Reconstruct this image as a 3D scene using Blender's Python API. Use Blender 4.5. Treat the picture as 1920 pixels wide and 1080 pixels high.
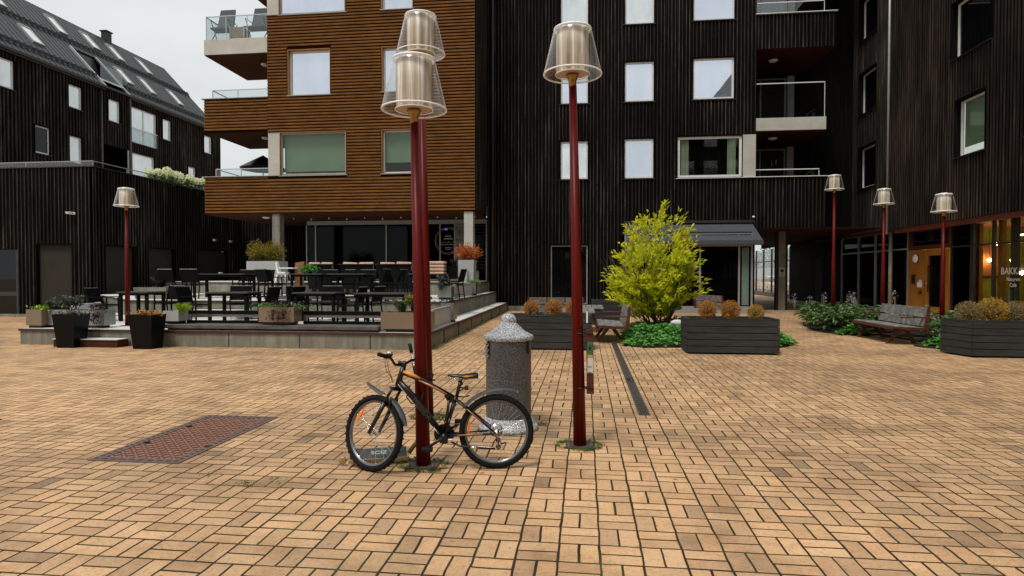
import bpy, math, random
from mathutils import Vector, Matrix, noise as mnoise
R = math.radians
rnd = random.Random(7)
for o in list(bpy.data.objects): bpy.data.objects.remove(o)
scene = bpy.context.scene
COL = scene.collection
# ---------------------------------------------------------------- camera, sky, sun, exposure
cam_data = bpy.data.cameras.new('camera'); cam = bpy.data.objects.new('camera', cam_data); COL.objects.link(cam)
cam_data.sensor_width = 36; cam_data.lens = 1150/1920*36; cam_data.clip_start = .05; cam_data.clip_end = 2000
cam.location = (0, 0, 1.6); cam.rotation_euler = (R(90-1.1956), 0, R(6.7922))
scene.camera = cam
scene.render.resolution_x = 1024; scene.render.resolution_y = 576
world = bpy.data.worlds.new("World"); scene.world = world; world.use_nodes = True
wt = world.node_tree; wt.nodes.clear()
SUN_EL, SUN_ROT = R(62), R(205)
sky = wt.nodes.new('ShaderNodeTexSky'); sky.sky_type = 'NISHITA'; sky.sun_disc = False
sky.sun_elevation = SUN_EL; sky.sun_rotation = SUN_ROT; sky.dust_density = 4; sky.air_density = 1.5
hs = wt.nodes.new('ShaderNodeHueSaturation'); hs.inputs['Saturation'].default_value = .12
tc = wt.nodes.new('ShaderNodeTexCoord'); mp = wt.nodes.new('ShaderNodeMapping'); mp.inputs['Scale'].default_value = (1.2, 1.2, 3.2)
nz = wt.nodes.new('ShaderNodeTexNoise'); nz.inputs['Scale'].default_value = 1.6; nz.inputs['Detail'].default_value = 5; nz.inputs['Roughness'].default_value = .5
cr = wt.nodes.new('ShaderNodeValToRGB')
cr.color_ramp.elements[0].position = .3; cr.color_ramp.elements[0].color = (7.3, 7.65, 7.75, 1)
cr.color_ramp.elements[1].position = .72; cr.color_ramp.elements[1].color = (10.2, 10.5, 10.5, 1)
mx = wt.nodes.new('ShaderNodeMixRGB'); mx.inputs[0].default_value = .8
bg = wt.nodes.new('ShaderNodeBackground'); bg.inputs[1].default_value = .1
wo = wt.nodes.new('ShaderNodeOutputWorld')
L = wt.links.new
L(sky.outputs[0], hs.inputs['Color']); L(hs.outputs[0], mx.inputs[1]); L(tc.outputs['Generated'], mp.inputs[0]); L(mp.outputs[0], nz.inputs[0])
L(nz.outputs[0], cr.inputs[0]); L(cr.outputs[0], mx.inputs[2]); L(mx.outputs[0], bg.inputs[0]); L(bg.outputs[0], wo.inputs[0])
sd = bpy.data.lights.new('sun', 'SUN'); sd.energy = 2.2; sd.angle = R(12); sd.color = (1, .96, .9)
so = bpy.data.objects.new('sun', sd); COL.objects.link(so)
sun_dir = Vector((math.sin(SUN_ROT)*math.cos(SUN_EL), math.cos(SUN_ROT)*math.cos(SUN_EL), math.sin(SUN_EL)))
so.rotation_euler = sun_dir.to_track_quat('Z', 'Y').to_euler(); so.location = (0, -5, 30)
scene.view_settings.view_transform = 'Standard'; scene.view_settings.look = 'None'
scene.view_settings.exposure = 0; scene.view_settings.gamma = 1
# ---------------------------------------------------------------- materials
MATS = {}
class NT:
    def __init__(s, name):
        m = bpy.data.materials.new(name); m.use_nodes = True; s.m = m; s.t = m.node_tree; s.t.nodes.clear()
        s.out = s.n('ShaderNodeOutputMaterial'); s.b = s.n('ShaderNodeBsdfPrincipled'); s.l(s.b.outputs[0], s.out.inputs[0]); MATS[name] = m
    def n(s, k, **kw):
        x = s.t.nodes.new(k)
        for a, v in kw.items(): setattr(x, a, v)
        return x
    def l(s, a, b): s.t.links.new(a, b)
    def val(s, inp, v):
        if hasattr(v, 'is_linked') or isinstance(v, bpy.types.NodeSocket): s.l(v, inp)
        else: inp.default_value = v
    def math(s, op, a, b=0., c=None, clamp=False):
        x = s.n('ShaderNodeMath', operation=op); x.use_clamp = clamp; s.val(x.inputs[0], a); s.val(x.inputs[1], b)
        if c is not None: s.val(x.inputs[2], c)
        return x.outputs[0]
    def mix(s, f, a, b, mode='MIX'):
        x = s.n('ShaderNodeMixRGB', blend_type=mode); s.val(x.inputs[0], f); s.val(x.inputs[1], a); s.val(x.inputs[2], b); return x.outputs[0]
    def coord(s, kind='Object', scale=(1,1,1)):
        c = s.n('ShaderNodeTexCoord'); m = s.n('ShaderNodeMapping'); m.inputs['Scale'].default_value = scale; s.l(c.outputs[kind], m.inputs[0]); return m.outputs[0]
    def noise(s, v, sc, det=3, rough=.55):
        x = s.n('ShaderNodeTexNoise'); s.l(v, x.inputs[0]); x.inputs['Scale'].default_value = sc; x.inputs['Detail'].default_value = det; x.inputs['Roughness'].default_value = rough; return x.outputs[0]
    def ramp(s, f, stops):
        x = s.n('ShaderNodeValToRGB'); e = x.color_ramp.elements
        while len(e) < len(stops): e.new(.5)
        for i, (p, c) in enumerate(stops): e[i].position = p; e[i].color = (*c, 1) if len(c) == 3 else c
        s.l(f, x.inputs[0]); return x.outputs[0]
    def bump(s, h, strength=.3, dist=.01):
        x = s.n('ShaderNodeBump'); x.inputs['Strength'].default_value = strength; x.inputs['Distance'].default_value = dist; s.l(h, x.inputs['Height']); s.l(x.outputs[0], s.b.inputs['Normal'])
    def set(s, color=None, rough=.5, metal=0., **kw):
        if color is not None:
            if isinstance(color, tuple): s.b.inputs['Base Color'].default_value = (*color, 1) if len(color) == 3 else color
            else: s.l(color, s.b.inputs['Base Color'])
        s.val(s.b.inputs['Roughness'], rough); s.b.inputs['Metallic'].default_value = metal
        for k, v in kw.items(): s.val(s.b.inputs[k.replace('_', ' ')], v)
def c3(c, k): return tuple(min(1, x*k) for x in c)
def simple(name, col, rough=.5, metal=0., var=.25, sc=6., bump=0., spec=None, stretch=(1,1,1)):
    t = NT(name); v = t.coord('Object', stretch); f = t.noise(v, sc, 4)
    t.set(t.ramp(f, [(.3, c3(col, 1-var)), (.7, c3(col, 1+var))]), rough, metal)
    if spec is not None: t.b.inputs['Specular IOR Level'].default_value = spec
    if bump: t.bump(f, bump)
    return t
def streaked(name, lo, hi, stretch, sc=8, rough=.6, metal=0., bump=.2, p0=.35, p1=.7, spec=None):
    t = NT(name); v = t.coord('Object', stretch); f = t.noise(v, sc, 5, .6); g = t.noise(t.coord('Object'), 1.1, 2)
    f2 = t.math('ADD', f, t.math('MULTIPLY', t.math('SUBTRACT', g, .5), .35))
    t.set(t.ramp(f2, [(p0, lo), (p1, hi)]), rough, metal); t.bump(f, bump)
    if spec is not None: t.b.inputs['Specular IOR Level'].default_value = spec
    return t
# paving: basket-weave brick pairs
def paving():
    t = NT('paving'); C_ = .2375
    co = t.n('ShaderNodeTexCoord'); wv = t.noise(co.outputs['Object'], 3.5, 2); wv2 = t.noise(co.outputs['Object'], 3.1, 2, .4)
    sp = t.n('ShaderNodeSeparateXYZ'); t.l(co.outputs['Object'], sp.inputs[0])
    X = t.math('ADD', sp.outputs[0], t.math('MULTIPLY', t.math('SUBTRACT', wv, .5), .022))
    Y = t.math('ADD', sp.outputs[1], t.math('MULTIPLY', t.math('SUBTRACT', wv2, .5), .022))
    u = t.math('DIVIDE', t.math('ADD', X, .148), C_); v = t.math('DIVIDE', t.math('SUBTRACT', Y, 3.875), C_)
    iu = t.math('FLOOR', u); iv = t.math('FLOOR', v); fu = t.math('FRACT', u); fv = t.math('FRACT', v)
    par = t.math('FLOORED_MODULO', t.math('ADD', iu, iv), 2)        # 0: pair side by side along X
    def sel(a, b):   # par==0 -> a
        return t.math('ADD', t.math('MULTIPLY', a, t.math('SUBTRACT', 1., par)), t.math('MULTIPLY', b, par))
    s2 = t.math('MULTIPLY', sel(fu, fv), 2); o = sel(fv, fu)
    half = t.math('FLOOR', s2); sf = t.math('FRACT', s2)
    d1 = t.math('MULTIPLY', t.math('MINIMUM', sf, t.math('SUBTRACT', 1., sf)), C_/2)
    d2 = t.math('MULTIPLY', t.math('MINIMUM', o, t.math('SUBTRACT', 1., o)), C_)
    cmb = t.n('ShaderNodeCombineXYZ'); t.l(iu, cmb.inputs[0]); t.l(iv, cmb.inputs[1]); t.l(t.math('ADD', half, t.math('MULTIPLY', par, 5)), cmb.inputs[2])
    wn = t.n('ShaderNodeTexWhiteNoise'); t.l(cmb.outputs[0], wn.inputs[0])
    wn2 = t.n('ShaderNodeTexWhiteNoise'); va = t.n('ShaderNodeVectorMath', operation='ADD'); va.inputs[1].default_value = (17.3, 5.1, 9.7); t.l(cmb.outputs[0], va.inputs[0]); t.l(va.outputs[0], wn2.inputs[0])
    d = t.math('MINIMUM', d1, d2)
    edgew = t.math('ADD', .0050, t.math('MULTIPLY', wn2.outputs[0], .0036))
    mr = t.n('ShaderNodeMapRange', interpolation_type='SMOOTHSTEP'); t.l(d, mr.inputs[0]); t.l(t.math('SUBTRACT', edgew, .002), mr.inputs[1]); t.l(t.math('ADD', edgew, .0016), mr.inputs[2])
    face = mr.outputs[0]
    big = t.noise(t.coord('Object'), .38, 4, .6)
    fid = t.math('ADD', wn.outputs[0], t.math('MULTIPLY', t.math('SUBTRACT', big, .5), .9))
    base = t.ramp(fid, [(.0, (.50, .325, .18)), (.22, (.60, .382, .205)), (.5, (.66, .418, .224)), (.8, (.70, .442, .236)), (1., (.73, .475, .262))])
    tint = t.ramp(wn2.outputs[0], [(.0, (.60, .64, .70)), (.025, (.70, .70, .74)), (.05, (.86, .82, .82)), (.14, (.97, .95, .94)), (.5, (1, 1, 1)), (.82, (1.0, .95, .94)), (1, (1.03, 1.02, .96))])
    grain = t.noise(t.coord('Object'), 150, 3, .7); sp2 = t.noise(t.coord('Object'), 40, 3, .6)
    g = t.ramp(grain, [(.3, (.74, .70, .68)), (.55, (1, 1, 1)), (.8, (1.12, 1.12, 1.1))])
    col = t.mix(1., t.mix(1., base, tint, 'MULTIPLY'), g, 'MULTIPLY')
    st = t.ramp(t.noise(t.coord('Object'), 1.7, 6, .7), [(.34, (.66, .62, .58)), (.52, (1, 1, 1)), (.7, (1.08, 1.06, 1.02))]); col = t.mix(.85, col, st, 'MULTIPLY')
    wash = t.ramp(t.noise(t.coord('Object', (.5, 1, 1)), .35, 5, .65), [(.42, (.62, .64, .66)), (.56, (1, 1, 1))]); col = t.mix(.7, col, wash, 'MULTIPLY')
    gum = t.n('ShaderNodeTexVoronoi'); t.l(t.coord('Object'), gum.inputs[0]); gum.inputs['Scale'].default_value = 1.9; col = t.mix(1., col, t.ramp(gum.outputs['Distance'], [(.028, (.42, .38, .35)), (.045, (1, 1, 1))]), 'MULTIPLY')
    spots = t.ramp(sp2, [(.27, (.46, .40, .36)), (.37, (.86, .83, .81)), (.5, (1, 1, 1)), (.68, (1.08, 1.05, 1.02))]); col = t.mix(.9, col, spots, 'MULTIPLY')
    moss = t.noise(t.coord('Object'), 2.3, 4, .65)
    joint = t.ramp(moss, [(.44, (.022, .012, .005)), (.56, (.034, .028, .008)), (.72, (.045, .065, .012))])
    t.set(t.mix(face, joint, col), t.math('ADD', .92, t.math('MULTIPLY', face, -.27)), 0.)
    t.b.inputs['Specular IOR Level'].default_value = .35
    h = t.math('ADD', t.math('MULTIPLY', face, 1.), t.math('ADD', t.math('MULTIPLY', grain, .10), t.math('MULTIPLY', wn2.outputs[0], .25)))
    t.bump(h, .8, .006)
paving()
# cladding
def cladding(name, lo, hi, streak):
    t = NT(name); v = t.coord('Object', (7, 7, .28)); f = t.noise(v, 2.3, 6, .65); k = t.noise(t.coord('Object', (1, 1, .35)), .55, 3)
    kn = t.noise(t.coord('Object', (5, 5, 1.6)), 3.2, 2)
    m = t.math('ADD', f, t.math('MULTIPLY', t.math('SUBTRACT', k, .5), .55))
    c = t.ramp(m, [(.36, lo), (.55, hi), (.74, streak)])
    c = t.mix(t.ramp(kn, [(.24, (1, 1, 1)), (.30, (0, 0, 0))]), c, (.004, .004, .004, 1))
    t.set(c, .8); t.b.inputs['Specular IOR Level'].default_value = .06; t.bump(f, .35, .01)
cladding('charred_batten', (.013, .011, .0095), (.034, .029, .0245), (.11, .092, .076))
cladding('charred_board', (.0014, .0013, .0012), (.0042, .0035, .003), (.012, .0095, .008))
cladding('brown_batten', (.014, .0105, .0085), (.035, .026, .021), (.085, .062, .05))
streaked('amber_slat', (.095, .036, .007), (.185, .077, .017), (.5, 6, 6), 4, .7, 0, .15, .35, .68, .12)
simple('amber_back', (.022, .006, .002), .9, 0, .2, 6, 0, .05)
streaked('ochre_wood', (.24, .105, .02), (.36, .17, .035), (8, 8, .5), 3, .45)
streaked('door_oak', (.26, .09, .010), (.46, .185, .028), (10, 10, .4), 2.6, .35, 0, .08)
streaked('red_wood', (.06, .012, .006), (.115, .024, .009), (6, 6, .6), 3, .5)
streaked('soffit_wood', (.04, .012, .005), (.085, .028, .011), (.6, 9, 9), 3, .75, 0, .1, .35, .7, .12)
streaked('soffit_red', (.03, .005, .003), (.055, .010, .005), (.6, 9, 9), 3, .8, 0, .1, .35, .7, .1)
def concrete(name, lo, hi, stains=True, rough=.85):
    t = NT(name); a = t.noise(t.coord('Object'), 1.3, 6, .65); b = t.noise(t.coord('Object', (5, 5, .5)), 1.6, 4, .6); g = t.noise(t.coord('Object'), 60, 3)
    c = t.ramp(a, [(.3, lo), (.7, hi)])
    if stains: c = t.mix(.75, c, t.ramp(b, [(.35, (.55, .54, .50)), (.6, (1, 1, 1))]), 'MULTIPLY')
    c = t.mix(.5, c, t.ramp(g, [(.3, (.8, .8, .8)), (.6, (1.05, 1.05, 1.05))]), 'MULTIPLY')
    t.set(c, rough); t.bump(g, .15, .004)
concrete('concrete', (.17, .16, .125), (.30, .285, .225)); concrete('deck_concrete', (.50, .49, .46), (.64, .63, .59), False); concrete('pale_concrete', (.40, .39, .34), (.52, .51, .45), False)
concrete('grey_panel', (.33, .33, .32), (.42, .42, .41), False, .6)
simple('white_frame', (.72, .73, .71), .4, 0, .04); simple('grey_frame', (.33, .33, .32), .4, .3, .1); simple('dark_frame', (.035, .034, .033), .4, .2, .2)
simple('zinc', (.55, .56, .56), .35, .7, .08); simple('dark_metal', (.02, .02, .021), .4, .5, .2); simple('steel', (.5, .5, .5), .3, 1., .1)
simple('trim_rust', (.06, .022, .015), .6, .2, .3); simple('black_paint', (.006, .006, .007), .38, 0, .3, 20); simple('grey_shutter', (.036, .031, .026), .8, 0, .08, 2, 0, .1)
simple('rail_black', (.003, .003, .003), .6, 0, .2, 6, 0, .12)
# lamp red paint: glossy with streaks
t = streaked('lamp_red', (.064, .0034, .0020), (.125, .0068, .0034), (14, 14, .25), 2.2, .36, 0, .05, .35, .7, .12)
simple('brass', (.35, .22, .07), .35, .8, .15); simple('anchor_plate', (.10, .065, .055), .6, .4, .3, 30)
def glass_clear(name, tint, base, edge, rough=.02):
    t = NT(name); t.t.nodes.remove(t.b); tr = t.n('ShaderNodeBsdfTransparent'); tr.inputs[0].default_value = (*tint, 1)
    gl = t.n('ShaderNodeBsdfGlossy'); gl.inputs[0].default_value = (1, 1, 1, 1); gl.inputs['Roughness'].default_value = rough
    lw = t.n('ShaderNodeLayerWeight'); lw.inputs[0].default_value = .5
    f = t.math('ADD', base, t.math('MULTIPLY', t.math('POWER', lw.outputs['Facing'], 3.), edge), clamp=True)
    mxs = t.n('ShaderNodeMixShader'); t.l(f, mxs.inputs[0]); t.l(tr.outputs[0], mxs.inputs[1]); t.l(gl.outputs[0], mxs.inputs[2]); t.l(mxs.outputs[0], t.out.inputs[0])
glass_clear('clear_glass', (.97, .985, .98), .04, .5); glass_clear('rail_glass', (.86, .90, .895), .05, .3)
glass_clear('shop_glass', (.80, .84, .78), .03, .3)
def acrylic():
    t = NT('shade_acrylic'); t.t.nodes.remove(t.b); tr = t.n('ShaderNodeBsdfTransparent'); tr.inputs[0].default_value = (.95, .96, .97, 1)
    gl = t.n('ShaderNodeBsdfGlossy'); gl.inputs['Roughness'].default_value = .16; gl.inputs[0].default_value = (1, 1, 1, 1)
    tl = t.n('ShaderNodeBsdfTranslucent'); tl.inputs[0].default_value = (.95, .96, .97, 1); df = t.n('ShaderNodeBsdfDiffuse'); df.inputs[0].default_value = (.9, .91, .92, 1)
    ms = t.n('ShaderNodeMixShader'); ms.inputs[0].default_value = .5; t.l(tl.outputs[0], ms.inputs[1]); t.l(df.outputs[0], ms.inputs[2])
    lw = t.n('ShaderNodeLayerWeight'); lw.inputs[0].default_value = .5; fc = lw.outputs['Facing']
    m1 = t.n('ShaderNodeMixShader'); t.l(t.math('ADD', .06, t.math('MULTIPLY', t.math('POWER', fc, 2.), .35), clamp=True), m1.inputs[0]); t.l(tr.outputs[0], m1.inputs[1]); t.l(gl.outputs[0], m1.inputs[2])
    m2 = t.n('ShaderNodeMixShader'); t.l(t.math('ADD', .012, t.math('MULTIPLY', t.math('POWER', fc, 5.), 1.1), clamp=True), m2.inputs[0]); t.l(m1.outputs[0], m2.inputs[1]); t.l(ms.outputs[0], m2.inputs[2]); t.l(m2.outputs[0], t.out.inputs[0])  # white mixed in towards the outline stands in for refracted bright edges
acrylic()
def pane(name, dark, fac, tint, rough=.015, edge=.45):
    t = NT(name); t.t.nodes.remove(t.b); df = t.n('ShaderNodeBsdfDiffuse')
    nzv = t.noise(t.coord('Object', (1.3, 1.3, .5)), 1.2, 3); t.l(t.ramp(nzv, [(.3, c3(dark, .7)), (.7, c3(dark, 1.3))]), df.inputs[0])
    gl = t.n('ShaderNodeBsdfGlossy'); gl.inputs[0].default_value = (*tint, 1); gl.inputs['Roughness'].default_value = rough
    bp = t.n('ShaderNodeBump'); bp.inputs['Strength'].default_value = .02; bp.inputs['Distance'].default_value = .02; t.l(t.noise(t.coord('Object'), 1.7, 1), bp.inputs['Height']); t.l(bp.outputs[0], gl.inputs['Normal'])
    lw = t.n('ShaderNodeLayerWeight'); lw.inputs[0].default_value = .5
    f = t.math('ADD', fac, t.math('MULTIPLY', t.math('POWER', lw.outputs['Facing'], 4.), edge), clamp=True)
    mxs = t.n('ShaderNodeMixShader'); t.l(f, mxs.inputs[0]); t.l(df.outputs[0], mxs.inputs[1]); t.l(gl.outputs[0], mxs.inputs[2]); t.l(mxs.outputs[0], t.out.inputs[0])
pane('pane_sky', (.34, .38, .46), .62, (.82, .89, 1.)); pane('pane_pale', (.62, .66, .68), .5, (.85, .92, .95)); pane('pane_green', (.14, .20, .16), .16, (.8, .9, .9))
pane('pane_dark', (.004, .004, .0045), .035, (.9, .95, 1)); pane('pane_shop', (.0012, .0012, .0012), .012, (.8, .9, .9), .015, .25); pane('pane_room', (.02, .014, .01), .14, (.8, .88, .95))
pane('skylight_pane', (.6, .63, .65), .5, (.95, .98, 1))
simple('drawn_blind', (.26, .36, .29), .9, 0, .06, 2); simple('curtain', (.42, .45, .42), .9, 0, .25, 3, 0, None, (8, 8, .3)); simple('blind', (.10, .115, .10), .8, 0, .1)
# lamp inner drum: pleated beige
t = NT('drum'); f = t.noise(t.coord('Object', (9, 9, .25)), 2.0, 2, .5)
t.set(t.ramp(f, [(.30, (.30, .20, .12)), (.42, (.50, .39, .26)), (.52, (.60, .50, .36)), (.585, (.88, .85, .74)), (.64, (.58, .48, .34)), (.76, (.84, .76, .60))]), .62, 0.)
simple('rim_acrylic', (.96, .97, .97), .35, 0, .06, 30); simple('drum_base', (.50, .36, .27), .5, .1, .1)
simple('metal_roof', (.046, .049, .053), .45, .4, .15, 2); simple('snow_guard', (.03, .03, .032), .5, .3)
simple('bike_black', (.005, .005, .0055), .32, 0, .2, 30); simple('rubber', (.007, .007, .007), .8, 0, .3, 60, .3, .2); simple('bike_grey', (.045, .048, .052), .6, 0, .15)
simple('bike_orange', (.80, .30, .05), .35, 0, .1); simple('copper', (.48, .20, .11), .35, .4, .1); simple('reflector_orange', (.85, .20, .02), .25, 0, .15, 60); simple('white_plastic', (.8, .8, .78), .4, 0, .04)
simple('rim_metal', (.16, .16, .165), .35, .6, .1); simple('chrome', (.75, .75, .76), .15, 1, .05); simple('gold_metal', (.42, .31, .13), .4, .7, .15); simple('grip_tape', (.055, .058, .065), .9, 0, .3, 80)
simple('decal_grey', (.035, .045, .05), .5, 0, .1); simple('decal_white', (.58, .57, .50), .6, 0, .05); simple('sticker_green', (.03, .14, .06), .5, 0, .3, 40); simple('sticker_gold', (.45, .30, .06), .5); simple('box_brown', (.075, .018, .012), .35, 0, .3, 12)
def granite(name, lo, hi, sc=90, thr=(.38, .5, .62)):
    t = NT(name); a = t.n('ShaderNodeTexVoronoi'); t.l(t.coord('Object'), a.inputs[0]); a.inputs['Scale'].default_value = sc
    f = t.noise(t.coord('Object'), sc*1.1, 3, .75); g = t.math('ADD', t.math('MULTIPLY', f, .75), t.math('MULTIPLY', a.outputs['Distance'], .3))
    mid = tuple((x+y)*.42 for x, y in zip(lo, hi)); t.set(t.ramp(g, [(thr[0], lo), (thr[1], mid), (thr[2], hi)]), .45); t.bump(f, .1, .002)
granite('granite', (.006, .007, .008), (.16, .16, .165), 88); granite('granite_light', (.04, .045, .055), (.66, .67, .69), 72)
streaked('planter_board', (.030, .030, .029), (.052, .052, .048), (1, 1, 8), 3, .8, 0, .1, .35, .7, .15); simple('planter_gap', (.006, .006, .006), .9)
simple('soil', (.028, .02, .012), .95, 0, .5, 25, .6); simple('tan_metal', (.235, .175, .115), .35, .25, .06, 1.2); simple('brushed_metal', (.34, .34, .33), .32, .75, .08); simple('frosted_panel', (.52, .54, .56), .5, 0, .04)
simple('black_pot', (.0028, .0028, .003), .35, 0, .15, 6, 0, .14); simple('white_wall', (.50, .52, .53), .6, 0, .08)
t = NT('weathered_wood'); f = t.noise(t.coord('Object', (1.2, 9, 9)), 3, 6, .7); g = t.noise(t.coord('Object'), 7, 3)
t.set(t.mix(t.ramp(g, [(.45, (0, 0, 0)), (.62, (1, 1, 1))]), t.ramp(f, [(.3, (.06, .058, .054)), (.7, (.22, .21, .195))]), t.ramp(f, [(.3, (.14, .13, .115)), (.7, (.34, .325, .29))])), .8); t.bump(f, .5)
simple('bench_red', (.085, .018, .013), .55, 0, .35, 9); simple('bench_top', (.085, .078, .07), .8, 0, .3, 5, .2)
t = NT('cast_iron'); f = t.noise(t.coord('Object'), 9, 4); t.set(t.ramp(f, [(.3, (.05, .015, .008)), (.6, (.085, .028, .015)), (.8, (.11, .045, .028))]), .7, .2)
simple('iron_frame', (.16, .105, .085), .6, .3, .3, 14); simple('frame_slot', (.06, .048, .042), .8); simple('iron_stud', (.27, .125, .08), .55, .3, .25, 20); simple('drain_iron', (.10, .085, .075), .55, .4, .25, 20); simple('slot_black', (.004, .004, .004), .9)
simple('chair_mesh', (.0055, .0055, .005), .9, 0, .2, 30, 0, .08); simple('table_top', (.028, .026, .023), .55, 0, .15, 5); simple('cushion', (.50, .32, .22), .9, 0, .15, 5); simple('booth_grey', (.009, .0095, .010), .9, 0, .1, 6, 0, .1)
simple('menu_brown', (.22, .085, .035), .6, 0, .15); simple('awning_cloth', (.052, .060, .072), .85, 0, .06, 3); simple('bulb', (.7, .66, .5), .3, 0)
simple('camera_white', (.75, .76, .75), .4, 0, .03); simple('stone_pale', (.6, .62, .62), .8, 0, .15, 5)
simple('car_paint', (.62, .64, .66), .25, .3, .03); simple('wicker', (.22, .17, .11), .8, 0, .35, 12, .5, None, (1, 1, 18)); simple('textile_grey', (.06, .075, .082), .85, 0, .1)
simple('dark_sign', (.02, .02, .02), .4); simple('grey_lid', (.16, .18, .20), .7, 0, .25, 8); simple('street_wall', (.42, .36, .29), .9, 0, .15, 2); simple('asphalt', (.05, .05, .05), .9, 0, .2, 20)
def foliage(name, cols, rough=.55, trans=.25):
    t = NT(name); g = t.n('ShaderNodeNewGeometry'); cl = t.noise(t.coord('Object'), 2.2, 3)
    f = t.math('ADD', t.math('MULTIPLY', g.outputs['Random Per Island'], .65), t.math('MULTIPLY', cl, .4))
    n = len(cols); t.set(t.ramp(f, [(.12+.76*i/(n-1), c) for i, c in enumerate(cols)]), rough)
    t.b.inputs['Specular IOR Level'].default_value = .3
    tl = t.n('ShaderNodeBsdfTranslucent'); t.l(t.b.inputs['Base Color'].links[0].from_socket, tl.inputs[0]); mxs = t.n('ShaderNodeMixShader'); mxs.inputs[0].default_value = trans
    t.l(t.b.outputs[0], mxs.inputs[1]); t.l(tl.outputs[0], mxs.inputs[2]); t.l(mxs.outputs[0], t.out.inputs[0])
foliage('yellow_leaf', [(.26, .38, .012), (.52, .62, .02), (.74, .78, .035), (.88, .85, .07), (.90, .66, .09)], .5, .58)
simple('olive_post', (.33, .31, .20), .5)
foliage('ground_leaf', [(.03, .11, .018), (.065, .21, .032), (.11, .33, .05), (.20, .45, .10)], .5)
foliage('hosta_leaf', [(.022, .06, .015), (.05, .12, .03), (.11, .20, .06), (.30, .36, .16)], .45)
foliage('copper_leaf', [(.22, .065, .010), (.42, .14, .018), (.58, .22, .03), (.50, .28, .05), (.26, .24, .04)], .6)
foliage('golden_leaf', [(.20, .12, .012), (.42, .24, .025), (.55, .34, .04), (.42, .34, .10)], .6)
foliage('tan_leaf', [(.14, .09, .04), (.28, .20, .08), (.40, .29, .12), (.22, .22, .07)], .6)
foliage('red_leaf', [(.32, .07, .02), (.62, .17, .04), (.80, .30, .07), (.5, .10, .07)], .6, .4); foliage('olive_leaf', [(.12, .12, .015), (.26, .22, .025), (.42, .28, .04), (.16, .24, .04)], .6, .4)
foliage('grey_leaf', [(.055, .065, .055), (.10, .12, .10), (.16, .18, .16)], .7); foliage('dark_leaf', [(.018, .02, .015), (.05, .03, .035), (.08, .045, .05)], .6); foliage('lime_leaf', [(.20, .35, .02), (.38, .55, .05)], .5)
foliage('moss_leaf', [(.035, .075, .012), (.07, .14, .02), (.11, .20, .03)], .8); foliage('flower_white', [(.78, .82, .50), (.90, .90, .72), (.86, .90, .56)], .7, .5); foliage('flower_lilac', [(.30, .28, .42), (.55, .52, .62)], .7)
simple('bark', (.07, .05, .035), .9, 0, .3, 12, .4)
def emit(name, col, st):
    t = NT(name); t.set((0, 0, 0), .5); t.b.inputs['Emission Color'].default_value = (*col, 1); t.b.inputs['Emission Strength'].default_value = st
emit('warm_bulb', (1, .60, .22), 230); emit('tube_light', (1, .9, .75), 7); emit("violet_neon", (.35, .15, .9), .45); simple('green_wall', (.19, .22, .03), .7, 0, .1); simple('cafe_wall', (.16, .05, .018), .8, 0, .3, 3); simple('cafe_orange', (.42, .17, .04), .7, 0, .2)
simple('letter_white', (.75, .68, .62), .5, 0, .03)
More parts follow.
